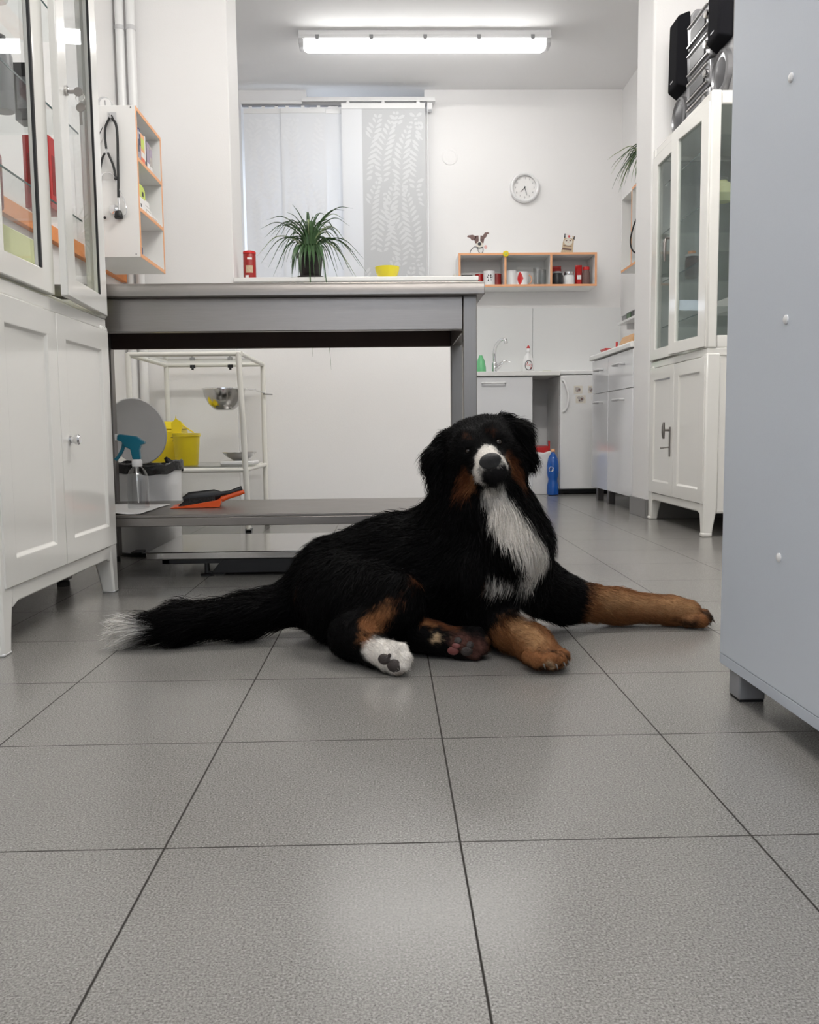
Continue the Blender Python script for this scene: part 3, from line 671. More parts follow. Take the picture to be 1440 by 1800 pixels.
# dustpan and brush
dx0, dy0 = -.630, 2.93
DP = thing('dustpan', 'orange plastic dustpan lying on the lower steel shelf', 'dustpan', (dx0, dy0, zs))
pan = MB()
a = math.radians(8)
DK = .70
def dmap(x, y, z): x, y, z = x*DK, y*DK, z*DK; return (dx0+x*math.cos(a)-y*math.sin(a), dy0+x*math.sin(a)+y*math.cos(a), zs+.001+z)
th = .0025
pan.hexa([(-.14, -.10, 0), (.085, -.085, 0), (.085, .085, 0), (-.14, .10, 0), (-.14, -.10, th), (.085, -.085, th), (.085, .085, th), (-.14, .10, th)])
for s_ in (-1, 1):
    pan.hexa([(-.13, s_*.098, 0), (.085, s_*.085, 0), (.085, s_*.082, 0), (-.13, s_*.095, 0), (-.13, s_*.099, .003), (.09, s_*.09, .036), (.09, s_*.086, .036), (-.13, s_*.096, .003)])
pan.hexa([(.082, -.085, 0), (.086, -.085, 0), (.086, .085, 0), (.082, .085, 0), (.09, -.09, .036), (.094, -.09, .036), (.094, .09, .036), (.09, .09, .036)])
obj('pan', pan.map(dmap), 'orange', DP, bevel=.001)
hn = MB().tube([(.09, 0, .03), (.12, 0, .042), (.17, 0, .058), (.20, 0, .066)], [.014, .012, .013, .010], 12, .75); hn.map(dmap); obj('handle', hn, 'orange', DP)
HB = thing('hand_brush', 'black hand brush lying in the orange dustpan', 'brush', (dx0, dy0, zs+.02))
br = MB().tube([(-.09, 0, .034), (-.06, 0, .041), (.06, 0, .052), (.09, 0, .056)], [.012, .028, .028, .014], 14, .35); br.tube([(.085, 0, .057), (.13, .0, .063), (.19, 0, .083)], [.012, .010, .012], 10, .7)
obj('stock', br.map(dmap), 'black', HB)
bs = MB().hexa([(-.11, -.04, .006), (.065, -.04, .006), (.065, .04, .006), (-.11, .04, .006), (-.075, -.022, .037), (.06, -.022, .046), (.06, .022, .046), (-.075, .022, .037)]); obj('bristles', bs.map(dmap), mat('black bristles', (.014, .013, .013), .7, var=.6, scale=120, stretch=(1, 1, .1), bump=.8, bscale=260), HB)

# ------------------------------------------------------------------ platform scale under the table
PS = thing('platform_scale', 'low steel platform scale on a black frame under the table', 'scale', (-.26, 3.05, 0))
obj('platform', MB().box(-.79, 2.80, .058, .205, 3.30, .082), 'mirror_steel', PS, bevel=.003)
fr = MB().box(-.745, 2.825, .040, .19, 2.85, .0575).box(-.745, 3.25, .040, .19, 3.275, .0575).box(-.745, 2.825, .040, -.72, 3.275, .0575).box(.165, 2.825, .040, .19, 3.275, .0575).hexa([(-.585, 2.815, .010), (.19, 2.815, .010), (.19, 3.25, .010), (-.585, 3.25, .010), (-.545, 2.812, .0572), (.19, 2.812, .0572), (.19, 3.25, .0572), (-.545, 3.25, .0572)])
obj('frame', fr, 'black', PS, bevel=.002)
for x in (-.60, .15):
    for y in (2.83, 3.23): obj('foot', MB().lathe([(.022, 0), (.022, .006), (.01, .009), (.008, .042)], (x, y, 0), 18).box(x, y-.008, .004, x+.06, y+.008, .016), 'black_rubber', PS)

# ------------------------------------------------------------------ left wall: shelf unit, books, stethoscope, board, pipes
def wall_unit(label, loc, parts, edges, back):
    R = thing('wall_shelf', label, 'shelf', loc)
    for nm, b in parts: obj(nm, MB().box(*b), 'matte_white', R, bevel=.0008)
    for nm, b in edges: obj(nm, MB().box(*b), 'orange_edge', R, bevel=.0008)
    if back: obj('back_panel', MB().box(*back), 'matte_white', R, flat=True)
    return R
X0, X1, Y0, Y1, Z0, Z1, t = -1.299, -1.036, 3.78, 4.185, 1.21, 1.828, .016
zd = [1.412, 1.617]
e = .0018
LS = wall_unit('white wall shelf with orange edges holding books, stethoscope on its side', (-1.16, 3.98, Z0),
    [('side_panel', (X0, Y0, Z0, X1-e, Y0+t, Z1)), ('side_panel', (X0, Y1-t, Z0, X1-e, Y1, Z1)), ('top_panel', (X0, Y0+t, Z1-t, X1-e, Y1-t, Z1)), ('bottom_panel', (X0, Y0+t, Z0, X1-e, Y1-t, Z0+t))]
    + [('shelf_board', (X0, Y0+t, z-t/2, X1-e, Y1-t, z+t/2)) for z in zd],
    [('edge_strip', (X1-e, Y0, Z0, X1, Y0+t, Z1)), ('edge_strip', (X1-e, Y1-t, Z0, X1, Y1, Z1)), ('edge_strip', (X1-e, Y0+t, Z1-t, X1, Y1-t, Z1)), ('edge_strip', (X1-e, Y0+t, Z0, X1, Y1-t, Z0+t))]
    + [('edge_strip', (X1-e, Y0+t, z-t/2, X1, Y1-t, z+t/2)) for z in zd], (X0, Y0+t, Z0+t, X0+.004, Y1-t, Z1-t))
for z in (Z0+.012, Z1-.008):
    c = MB().lathe([(.0035, 0), (.003, .0012)], (0, 0, 0), 10); c.map(lambda x, y, h: (X1-.02+x, Y0-h, z+y)); obj('screw', c, 'grey_plastic', LS)
obj('coat_hook', MB().box(-1.152, Y0-.002, 1.762, -1.116, Y0, 1.80).tube([(-1.134, Y0-.002, 1.775), (-1.134, Y0-.025, 1.772), (-1.134, Y0-.032, 1.785)], .004, 8), 'lgrey_plastic', LS)
def book(label, y0, y1, h, m, page='paper', lean=0.0, z=zd[1]+t/2, depth=.13, marks=()):
    R = thing('book', label, 'book', (X1-.03-depth/2, (y0+y1)/2, z), 'books on the orange-edged wall shelf')
    xf, xb = X1-.012, X1-.012-depth
    def mp(x, y, zz): return (x, y+lean*(zz-z), zz)
    cv = MB().box(xb, y0, z+.0002, xf, y0+.0012, z+h).box(xb, y1-.0012, z+.0002, xf, y1, z+h).box(xf-.0012, y0+.0012, z+.0002, xf, y1-.0012, z+h)
    obj('cover', cv.map(mp), m, R)
    obj('pages', MB().box(xb+.002, y0+.0014, z+.003, xf-.0014, y1-.0014, z+h-.003).map(mp), page, R)
    for mm, za, zb in marks: obj('spine_mark', MB().box(xf, y0+.0015, z+h*za, xf+.0003, y1-.0015, z+h*zb).map(mp), mm, R)
    return R
by = Y0+t+.002
for lab, wd, h, m, mk in (('thin black book nearest the end panel on the wall shelf', .014, .140, 'ink', [('paper', .1, .12)]), ('thin white book second from the near end of the wall shelf', .012, .142, 'paper', [('ink', .2, .8)]),
        ('dark navy book third from the near end of the wall shelf', .018, .136, 'blue', [('lilac', .5, .9)]), ('pale grey thin book between two navy books on the shelf', .012, .132, 'lgrey_plastic', [('ink', .3, .7)]),
        ('dark navy book directly before the orange book on shelf', .022, .140, 'blue', [('paper', .85, .9), ('lilac', .1, .5)]), ('thick orange book on the wall shelf', .055, .128, 'orange_edge', [('orange', 0, .22), ('paper', .24, .42), ('lime', .52, .86)]),
        ('white narrow book just behind the orange book on shelf', .016, .134, 'paper', [('ink', .02, .2)]), ('thin black book between white and lilac books on shelf', .010, .120, 'ink', []), ('lilac book near the far end of the wall shelf', .046, .122, 'lilac', [('paper', 0, .28), ('grey_print', .8, .84)]),
        ('grey speckled book at the far end of the wall shelf', .040, .118, 'grey_print', [('paper', 0, .25), ('lilac', .6, .9)])):
    book(lab, by, by+wd, h, m, marks=mk); by += wd+.0025
bx = thing('tissue_box', 'lime green and white box on the middle wall shelf level', 'box', (X1-.07, 3.87, zd[0]+t/2))
zz = zd[0]+t/2
obj('box', MB().box(X1-.13, 3.805, zz, X1-.012, 3.925, zz+.058), 'paper', bx, bevel=.002)
obj('cover', MB().prism([(3.805, zz+.0585), (3.925, zz+.0585), (3.925, zz+.09)]+[(3.865+.06*math.cos(q), zz+.09+.02*math.sin(q)) for q in np.linspace(.2, 2.9, 8)]+[(3.805, zz+.09)], 'x', X1-.13, X1-.012), 'lime', bx)
obj('print', MB().box(X1-.012, 3.85, zz+.015, X1-.0116, 3.862, zz+.03).box(X1-.012, 3.875, zz+.065, X1-.0116, 3.90, zz+.085), 'ink', bx, flat=True)
for i, (ya, wd, h, lab) in enumerate(((3.955, .09, .04, 'white carton at the bottom of the pair on middle shelf'), (3.99, .11, .03, 'white carton lying at the far end of middle shelf'))):
    c = thing('carton', lab, 'box', (X1-.06, ya+.05, zz), 'cartons on the wall shelf')
    y_ = ya if i == 0 else 4.05
    obj('box', MB().box(X1-.11, y_, zz, X1-.02, y_+wd, zz+h), 'paper', c, bevel=.001)
    obj('print', MB().box(X1-.02, y_+.008, zz+.006, X1-.0197, y_+.012, zz+h-.006).box(X1-.02, y_+.012, zz+h-.01, X1-.0197, y_+wd-.01, zz+h-.006).box(X1-.02, y_+.02, zz+.006, X1-.0197, y_+wd-.02, zz+.009), 'grey_print', c, flat=True)
c = thing('carton', 'smaller white carton on top of the pair on middle shelf', 'box', (X1-.06, 4.0, zz+.0402), 'cartons on the wall shelf')
obj('box', MB().box(X1-.10, 3.965, zz+.0402, X1-.025, 4.035, zz+.075), 'paper', c, bevel=.001); obj('print', MB().box(X1-.025, 3.97, zz+.05, X1-.0247, 4.03, zz+.053), 'grey_print', c, flat=True)
bxx = single('small_box', MB().box(X1-.07, 3.83, Z0+t, X1-.02, 3.885, Z0+t+.045), 'blue', 'small dark box on the bottom level of the wall shelf', 'box', bevel=.002)
# stethoscope on the near side panel
ST = thing('stethoscope', 'black stethoscope hanging from the white wall shelf side', 'stethoscope', (-1.134, Y0-.02, 1.78))
ys = Y0-.014
def Q(p, y=None): return [(x, ys if y is None else y, z) for x, z in p]
obj('tubing', MB().tube(bez(Q([(-1.134, 1.782), (-1.145, 1.764), (-1.158, 1.737), (-1.162, 1.696), (-1.159, 1.648)])), .0048, 8)
    .tube(bez(Q([(-1.134, 1.782), (-1.126, 1.766), (-1.115, 1.746), (-1.111, 1.696), (-1.114, 1.558), (-1.117, 1.443)])), .0055, 8)
    .tube(bez(Q([(-1.165, 1.632), (-1.177, 1.609), (-1.189, 1.559), (-1.193, 1.517)])), .0048, 8).tube(bez(Q([(-1.153, 1.632), (-1.146, 1.616), (-1.132, 1.577), (-1.124, 1.524)])), .0048, 8).ball((-1.124, ys, 1.528), .008, 10, 8), 'black_rubber', ST)
obj('binaural_arms', MB().tube(Q([(-1.159, 1.65), (-1.159, 1.638), (-1.166, 1.628)]), .004, 8).tube(Q([(-1.159, 1.638), (-1.152, 1.628)]), .004, 8).tube(Q([(-1.193, 1.518), (-1.195, 1.478)]), .0025, 8)
    .tube(bez(Q([(-1.186, 1.535), (-1.172, 1.55), (-1.154, 1.553), (-1.136, 1.545), (-1.127, 1.525)])), .0022, 6).tube(bez(Q([(-1.122, 1.522), (-1.115, 1.49), (-1.099, 1.455), (-1.086, 1.41), (-1.090, 1.385), (-1.104, 1.37)])), .0028, 8), 'chrome', ST)
cp = MB().lathe([(.019, 0), (.021, .004), (.018, .012), (.008, .016)], (0, 0, 0), 24); cp.map(lambda x, y, z: (-1.138+x, ys-z+.006, 1.402+y)); cp.cyl((-1.117, ys, 1.45), (-1.117, ys, 1.40), .006).cyl((-1.138, ys, 1.40), (-1.117, ys, 1.395), .006)
obj('chest_piece', cp, 'chrome', ST)
obj('bell', MB().lathe([(.012, .03), (.016, .018), (.018, .004), (.016, 0)], (-1.119, ys, 1.366), 24), 'black_rubber', ST)
cb = MB(); 
for i in range(6):
    q = math.radians(-24+i*-4)
    cb.hexa([(-1.176-.004*i, ys-.001, 1.752-.008*i), (-1.172-.004*i, ys-.001, 1.752-.008*i), (-1.172-.004*i, ys+.001, 1.752-.008*i), (-1.176-.004*i, ys+.001, 1.752-.008*i), (-1.160-.004*i, ys-.001, 1.765-.006*i), (-1.156-.004*i, ys-.001, 1.765-.006*i), (-1.156-.004*i, ys+.001, 1.765-.006*i), (-1.160-.004*i, ys+.001, 1.765-.006*i)])
HT = thing('paper_tag', 'white hand-shaped tag with dark strokes beside the stethoscope', 'tag', (-1.178, ys, 1.70))
obj('card', MB().prism([(-1.168, 1.772), (-1.156, 1.755), (-1.158, 1.735), (-1.17, 1.70), (-1.182, 1.678), (-1.196, 1.672), (-1.205, 1.70), (-1.204, 1.735), (-1.19, 1.758), (-1.178, 1.762)], 'y', Y0-.006, Y0-.0045), 'paper', HT)
ik = MB()
for i in range(6): ik.tube([(-1.172-.004*i, Y0-.0065, 1.728-.007*i+.012), (-1.186-.0035*i, Y0-.0065, 1.703-.0055*i+.006)], .0011, 5)
obj('print', ik, 'ink', HT)
PN = thing('push_pin', 'black headed pin sticking out of the wall shelf side', 'pin', (-1.181, Y0, 1.37))
obj('head', MB().ball((-1.178, Y0-.012, 1.37), .006, 12, 8), 'black', PN); obj('shaft', MB().cyl((-1.195, Y0-.012, 1.3705), (-1.183, Y0-.012, 1.37), .0025).cyl((-1.178, Y0, 1.37), (-1.178, Y0-.008, 1.37), .002), 'chrome', PN)
AC = thing('alarm_clock', 'small grey round alarm clock on top of the wall shelf', 'clock', (-1.185, 3.86, Z1))
ab = MB().prism([(-1.218, Z1+.0005), (-1.155, Z1+.0005)]+arc(-1.187, Z1+.03, .031, 0, 180, 14), 'y', 3.85, 3.885); obj('case', ab, 'lgrey_plastic', AC, bevel=.002)
obj('dial', MB().lathe([(.024, 0), (.024, .0012)], (0, 0, 0), 24).map(lambda x, y, h: (-1.181+x, 3.85-h, Z1+.03+y)), 'paper', AC)
obj('hand', MB().box(-1.182, 3.848, Z1+.018, -1.18, 3.8486, Z1+.045).box(-1.187, 3.848, Z1+.02, -1.180, 3.8486, Z1+.024), 'ink', AC, flat=True)
single('wall_board', MB().box(-1.2995, 2.75, 1.205, -1.272, 4.375, 1.262), 'orange_board', 'long orange board fixed along the wall below the book shelf', 'board', bevel=.002)
for lab, x in (('white vertical heating pipe in the corner, the one against the left wall', -1.268), ('white vertical heating pipe in the corner, the one beside the partition face', -1.215)):
    R = thing('heating_pipe', lab, 'pipe', (x, 4.40, 0))
    obj('pipe', MB().cyl((x, 4.405, .001), (x, 4.405, ZC-.001), .021, n=24), 'white_plastic', R)
    for z in (.4, 2.4): obj('bracket', MB().cyl((x, 4.405, z), (x, 4.405, z+.02), .0235, n=20).box(x-.006, 4.42, z, x+.006, 4.45, z+.02), 'lgrey_plastic', R)

# ------------------------------------------------------------------ panel curtain at the window
CRL = thing('curtain_rail', 'white curtain rail above the window panels', 'rail', (-.33, 6.62, 2.85))
obj('rail', MB().box(-.60, 6.585, 2.865, .375, 6.66, 2.895).box(-1.045, 6.60, 2.855, -.60, 6.66, 2.875), 'white_plastic', CRL, bevel=.002)
obj('track', MB().box(-1.04, 6.605, 2.845, .31, 6.645, 2.8645), 'grey_plastic', CRL, flat=True)
obj('end_bracket', MB().box(.315, 6.61, 2.815, .355, 6.67, 2.8645), 'white_plastic', CRL, bevel=.003)
def fern(mb, x0, x1, z0, z1, y, seed, s=1.0):
    """upright fern fronds: a curved stem with paired narrow leaflets, clipped to the panel"""
    rr = random.Random(seed)
    cx = x0+.03
    while cx < x1+.10:
        z = z0-.3+rr.random()*.2
        while z < z1:
            L = .55*s; ph = rr.random()*6; lean = rr.choice((-1, 1))*.25
            nn = 15
            for i in range(nn):
                t = i/nn; px = cx+lean*L*t*t*.8+.012*math.sin(ph+5*t); pz_ = z+L*t
                le = .085*s*(math.sin(math.pi*min(1, t*.85+.18)))+.012
                for sd in (-1, 1):
                    an = math.radians(38+20*t)*1 if sd > 0 else math.pi-math.radians(38+20*t)
                    an += rr.uniform(-.13, .13)
                    an -= lean*t*.9
                    dx, dz = math.cos(an), math.sin(an)*.75; nx, nz = -dz, dx; wv = .0135*s*rr.uniform(.8, 1.15)
                    pts = [(px+dx*le*k+nx*wv*q, pz_+dz*le*k+nz*wv*q) for k, q in ((.08, 0), (.35, .8), (.75, 1), (1, .15), (.8, -.75), (.4, -.7))]
                    if all(x0+.004 < p[0] < x1-.004 and z0+.004 < p[1] < z1-.004 for p in pts): yj = y-rr.random()*.0012; mb.add([(p[0], yj, p[1]) for p in pts], [tuple(range(6))])
            z += L*.92
        cx += .118*s
for lab, x0, x1, y, m, leafm, xs in (('plain white curtain panel at the left end of the window', -1.03, -.74, 6.625, 'curtain', 'fern_backlit', None), ('plain white curtain panel behind the spider plant, second from left', -.76, -.43, 6.615, 'curtain', 'fern_backlit', None),
        ('narrow white strip of curtain panel between the plain and fern panels', -.45, -.30, 6.632, 'curtain', None, None), ('fern print curtain panel at right end of window, unlit part coloured grey', -.314, .299, 6.592, 'curtain', 'fern_white', -.164)):
    R = thing('panel_curtain', lab, 'curtain', ((x0+x1)/2, y, 1.45), 'panel curtains at the window')
    mb = MB()
    if xs: mb.box(x0, y-.0008, 1.45, xs, y+.0008, 2.815).m(1).box(xs, y-.0008, 1.45, x1, y+.0008, 2.815)
    else: mb.box(x0, y-.0008, 1.45, x1, y+.0008, 2.80)
    obj('fabric', mb, [m, 'curtain_unlit'], R, flat=True)
    zt_ = 2.812 if xs else 2.792
    obj('top_bar', MB().box(x0, y-.006, zt_, x1, y+.006, 2.852 if xs else 2.826), 'white_plastic', R, bevel=.002)
    for hx_ in (x0+.05, (x0+x1)/2, x1-.05): obj('glider', MB().box(hx_-.012, y-.004, zt_+.03, hx_+.012, y+.004, zt_+.052), 'white_plastic', R, flat=True)
    if leafm:
        fm = MB(); fern(fm, (xs or x0)+.003, x1-.003, 1.47, 2.80 if xs else 2.785, y-.0011, 5 if xs else int(x0*100), 1.0); 
        if fm.v:
            fo = obj('fern_print', fm, leafm, R, flat=True); fo['kind'] = 'stuff'
single('pull_cord', MB().tube([(.318, 6.60, 2.83), (.318, 6.60, 1.62)], .003, 6), 'white_plastic', 'white pull cord hanging at the right end of the curtain rail', 'cord')

# ------------------------------------------------------------------ back wall: clock, cover, shelf with mugs
cc = (1.047, 6.70, 2.273)
WC = thing('wall_clock', 'round white wall clock with black hands showing about half past seven', 'clock', cc)
def ck(mb): return mb.map(lambda x, y, h: (cc[0]+x, cc[1]-h, cc[2]+y))
obj('rim', ck(MB().lathe([(.105, 0), (.111, .006), (.112, .02), (.106, .034), (.097, .037), (.088, .031), (.086, .02)], (0, 0, 0), 56, True, False)), 'white_plastic', WC)
obj('dial', ck(MB().lathe([(.0865, .012), (.0865, .014)], (0, 0, 0), 48)), 'paper', WC)
nm = MB()
for k in range(1, 13):
    q = math.radians(90-30*k); text_mb(nm, str(k), .021, lambda u, v, w_, q=q: (cc[0]+.07*math.cos(q)+u, cc[1]-.0145-w_, cc[2]+.07*math.sin(q)+v), .0002)
obj('numerals', nm, 'grey_plastic', WC, flat=True)
def hand(deg, L, wd, h):
    q = math.radians(90-deg); d = (math.cos(q), math.sin(q)); n = (-d[1], d[0]); b = MB()
    b.prism([(-d[0]*.012+n[0]*wd, -d[1]*.012+n[1]*wd), (-d[0]*.012-n[0]*wd, -d[1]*.012-n[1]*wd), (d[0]*L-n[0]*wd*.5, d[1]*L-n[1]*wd*.5), (d[0]*L+n[0]*wd*.5, d[1]*L+n[1]*wd*.5)], 'z', h, h+.0008)
    return ck(b)
obj('hour_hand', hand(225, .044, .0028, .017), 'ink', WC, flat=True); obj('minute_hand', hand(163, .060, .0022, .019), 'ink', WC, flat=True)
obj('hub', ck(MB().lathe([(.004, .0145), (.004, .022)], (0, 0, 0), 14)), 'ink', WC)
jc = MB().lathe([(.058, 0), (.06, .002), (.058, .005), (.045, .0065), (.044, .0055), (.01, .007)], (0, 0, 0), 36); jc.map(lambda x, y, h: (.487+x, 6.70-h, 2.503+y))
single('junction_cover', jc, 'wall', 'faint round white cover plate on the wall left of the clock', 'cover')

SX0, SX1, SY0, SY1, SZ0, SZ1 = .527, 1.542, 6.45, 6.698, 1.508, 1.750
dv = (.870, 1.206)
KS = wall_unit('white wall shelf with orange edges holding mugs under the clock', (1.03, 6.57, SZ0),
    [('side_panel', (SX0, SY0+e, SZ0, SX0+t, SY1, SZ1)), ('side_panel', (SX1-t, SY0+e, SZ0, SX1, SY1, SZ1)), ('top_panel', (SX0+t, SY0+e, SZ1-t, SX1-t, SY1, SZ1)), ('bottom_panel', (SX0+t, SY0+e, SZ0, SX1-t, SY1, SZ0+t))] + [('divider', (x-t/2, SY0+e, SZ0+t, x+t/2, SY1, SZ1-t)) for x in dv],
    [('edge_strip', (SX0, SY0, SZ0, SX0+t, SY0+e, SZ1)), ('edge_strip', (SX1-t, SY0, SZ0, SX1, SY0+e, SZ1)), ('edge_strip', (SX0+t, SY0, SZ1-t, SX1-t, SY0+e, SZ1)), ('edge_strip', (SX0+t, SY0, SZ0, SX1-t, SY0+e, SZ0+t))] + [('edge_strip', (x-t/2, SY0, SZ0+t, x+t/2, SY0+e, SZ1-t)) for x in dv], (SX0+t, SY1-.004, SZ0+t, SX1-t, SY1, SZ1-t))
sz = SZ0+t
def mug(label, x, m, hang, hm=None, y=6.53, logo=False, h=.098, r=.04, inner=None):
    R = thing('mug', label, 'mug', (x, y, sz))
    obj('body', MB().lathe([(r*.9, 0), (r, .004), (r, h), (r-.004, h+.001), (r-.005, .01), (.004, .008)], (x, y, sz), 32), m, R)
    a = math.radians(hang); pts = []
    for q in np.linspace(-1.25, 1.25, 11): 
        u = r-.004+.028*math.cos(q)*1.15; pts.append((x+u*math.cos(a), y+u*math.sin(a), sz+h*.5+.032*math.sin(q)*1.05))
    obj('handle', MB().tube(pts, .0055, 8), hm or m, R)
    if logo:
        lg = MB()
        for poly in ([(-.010, .030), (-.004, .034), (.004, .034), (.010, .030), (.011, .042), (.007, .050), (-.007, .050), (-.011, .042)], [(-.014, .052), (-.006, .047), (-.002, .05), (-.006, .062), (-.012, .060)], [(.014, .052), (.006, .047), (.002, .05), (.006, .062), (.012, .060)], [(-.016, .02), (-.010, .03), (-.006, .018), (.006, .018), (.010, .03), (.016, .02), (.012, .012), (-.012, .012)], [(-.02, .035), (-.013, .037), (-.016, .048), (-.022, .046)], [(.02, .035), (.013, .037), (.016, .048), (.022, .046)]):
            lg.add([(x+r*1.004*math.sin(p[0]/r), y-r*1.004*math.cos(p[0]/r), sz+.015+p[1]) for p in poly], [tuple(range(len(poly)))])
        obj('print', lg, 'ink', R, flat=True)
    return R
cam_ = thing('camera_case', 'flat black case lying in the left bay of the mug shelf', 'case', (.60, 6.54, sz))
obj('body', MB().box(.55, 6.49, sz+.05, .635, 6.58, sz+.078), 'black', cam_, bevel=.006); obj('base', MB().box(.548, 6.48, sz, .65, 6.60, sz+.0495), 'paper', cam_, bevel=.003)
mug('dark red mug leftmost of the mugs on the wall shelf', .697, 'red', 60, y=6.60, r=.034); mug('white mug with a black dog print on the wall shelf', .757, 'white_plastic', 70, logo=True, y=6.51, r=.043, h=.104)
mug('dark red mug standing against the left divider of mug shelf', .823, 'dark_red', 100, y=6.59, r=.034)
mug('plain white mug just right of the left divider on shelf', .925, 'white_plastic', 100, r=.042, h=.108); mug('white mug with a red half and red handle on shelf', 1.005, 'white_plastic', 5, 'peach', r=.044)
rb = MB(); r = .0444
for i in range(8):
    a0, a1 = math.radians(-150+i*8), math.radians(-150+(i+1)*8); f0, f1 = .046*math.sin(math.pi*min(1, (i+.3)/8)), .046*math.sin(math.pi*min(1, (i+1.3)/8))
    rb.add([(1.005+r*math.cos(a0), 6.53+r*math.sin(a0), sz+.05-f0), (1.005+r*math.cos(a1), 6.53+r*math.sin(a1), sz+.05-f1), (1.005+r*math.cos(a1), 6.53+r*math.sin(a1), sz+.05+f1), (1.005+r*math.cos(a0), 6.53+r*math.sin(a0), sz+.05+f0)], [(0,1,2,3)])
obj('red_print', rb, 'red', bpy.data.objects['mug.004'], flat=True)
def glass_(label, x, y): 
    R = single('drinking_glass', MB().lathe([(.026, 0), (.03, .004), (.034, .13), (.031, .131), (.0275, .012), (.004, .008)], (x, y, sz), 28), 'clear', label, 'glass', 'drinking glasses on the mug shelf'); return R
glass_('clear tall glass beside the red-handled mug on shelf', 1.120, 6.53); glass_('clear tall glass against the right divider on shelf', 1.163, 6.61)
def jar(label, x, y, r, h, m, lm, lh=.02):
    R = thing('jar', label, 'jar', (x, y, sz)); 
    obj('body', MB().lathe([(r*.92, 0), (r, .006), (r, h*.8), (r*.8, h), (r*.8, h+.001)], (x, y, sz), 28), m, R)
    obj('lid', MB().lathe([(r*.88, h+.0012), (r*.9, h+.003), (r*.9, h+lh), (r*.85, h+lh+.002)], (x, y, sz), 28), lm, R); return R
jar('dark coffee jar in the right bay of mug shelf, front left', 1.262, 6.50, .040, .082, 'black', 'grey_plastic', .012)
jar('white jar with a steel lid in the middle of right bay', 1.348, 6.51, .040, .072, 'white_plastic', 'chrome', .022)
jar('tall jar with red lid at the right end of mug shelf', 1.478, 6.52, .028, .108, 'brown_print', 'red', .022)
def pouch(label, x, y, wd, h, m, z=None):
    z = sz if z is None else z
    R = thing('pouch', label, 'pouch', (x, y, z)); b = MB()
    rings = []
    for k, (zz_, f, d) in enumerate(((0, .95, .022), (h*.1, 1, .026), (h*.6, 1, .022), (h*.86, .98, .01), (h*.9, .96, .003), (h, .98, .003))):
        rings.append([(x+wd/2*f*sx_, y+d*sy_, z+zz_) for sx_, sy_ in ((-1, -.4), (-.6, -1), (.6, -1), (1, -.4), (1, .4), (.6, 1), (-.6, 1), (-1, .4))])
    obj('bag', b.rings(rings), m, R); obj('label_band', MB().box(x-wd*.3, y-.0265, z+h*.3, x+wd*.3, y-.0255, z+h*.5), 'paper', R, flat=True); return R
pouch('red coffee pouch standing behind the dark jar in right bay', 1.268, 6.60, .08, .155, 'dark_red'); pouch('slim red packet beside the jar with red lid on shelf', 1.428, 6.55, .052, .152, 'red')
fl_ = MB()
for i in range(8):
    q = 2*math.pi*i/8; fl_.ball((.872+.014*math.cos(q), 6.443, 1.741+.014*math.sin(q)), (.0095, .004, .0095), 10, 6)
FM = thing('flower_magnet', 'small yellow plastic flower stuck on the mug shelf edge', 'ornament', (.872, 6.443, 1.741)); obj('petals', fl_, 'yellow', FM); obj('centre', MB().ball((.872, 6.438, 1.741), (.009, .004, .009), 12, 8), 'lime', FM)
# printed cut-outs standing on the shelf
def cut(R, name, poly, m, y, dpt=.0012): return obj(name, MB().prism(poly, 'y', y, y+dpt), m, R, flat=True)
def ell(cx, cz, rx, rz, n=20, rot=0):
    c, s_ = math.cos(rot), math.sin(rot); return [(cx+rx*math.cos(q)*c-rz*math.sin(q)*s_, cz+rx*math.cos(q)*s_+rz*math.sin(q)*c) for q in np.linspace(0, 2*math.pi, n, endpoint=False)]
zc0 = SZ1; dx = .685; yy = 6.50
DC = thing('dog_cutout', 'printed dog head cut-out with a stethoscope standing on the mug shelf', 'picture', (dx, yy, zc0))
cut(DC, 'card', [(dx-.072, zc0+.0005), (dx+.05, zc0+.0005), (dx+.052, zc0+.05), (dx+.034, zc0+.065), (dx+.036, zc0+.10), (dx+.03, zc0+.13), (dx-.025, zc0+.13), (dx-.035, zc0+.10), (dx-.032, zc0+.06), (dx-.06, zc0+.035)], 'paper', yy, .002)
for sg, pl in (('ear', [(dx-.022, zc0+.128), (dx-.05, zc0+.14), (dx-.084, zc0+.135), (dx-.09, zc0+.124), (dx-.07, zc0+.118), (dx-.055, zc0+.10), (dx-.032, zc0+.10)]), ('ear', [(dx+.024, zc0+.13), (dx+.04, zc0+.155), (dx+.062, zc0+.158), (dx+.075, zc0+.15), (dx+.058, zc0+.144), (dx+.052, zc0+.125), (dx+.034, zc0+.108)])):
    cut(DC, sg, pl, 'brown_print', yy-.0013)
cut(DC, 'face_patch', [(dx-.028, zc0+.132), (dx-.006, zc0+.134), (dx-.004, zc0+.10), (dx-.014, zc0+.075), (dx-.03, zc0+.08), (dx-.036, zc0+.105)], 'brown_print', yy-.0013); cut(DC, 'face_patch', [(dx+.028, zc0+.132), (dx+.008, zc0+.134), (dx+.006, zc0+.10), (dx+.016, zc0+.075), (dx+.03, zc0+.08), (dx+.036, zc0+.105)], 'brown_print', yy-.0013)
cut(DC, 'muzzle', ell(dx+.001, zc0+.066, .026, .024), 'bone', yy-.0026); cut(DC, 'nose', ell(dx+.001, zc0+.074, .0135, .012), 'ink', yy-.0039)
for s_ in (-1, 1): cut(DC, 'eye', ell(dx+s_*.018+.001, zc0+.103, .0045, .0035), 'ink', yy-.0026)
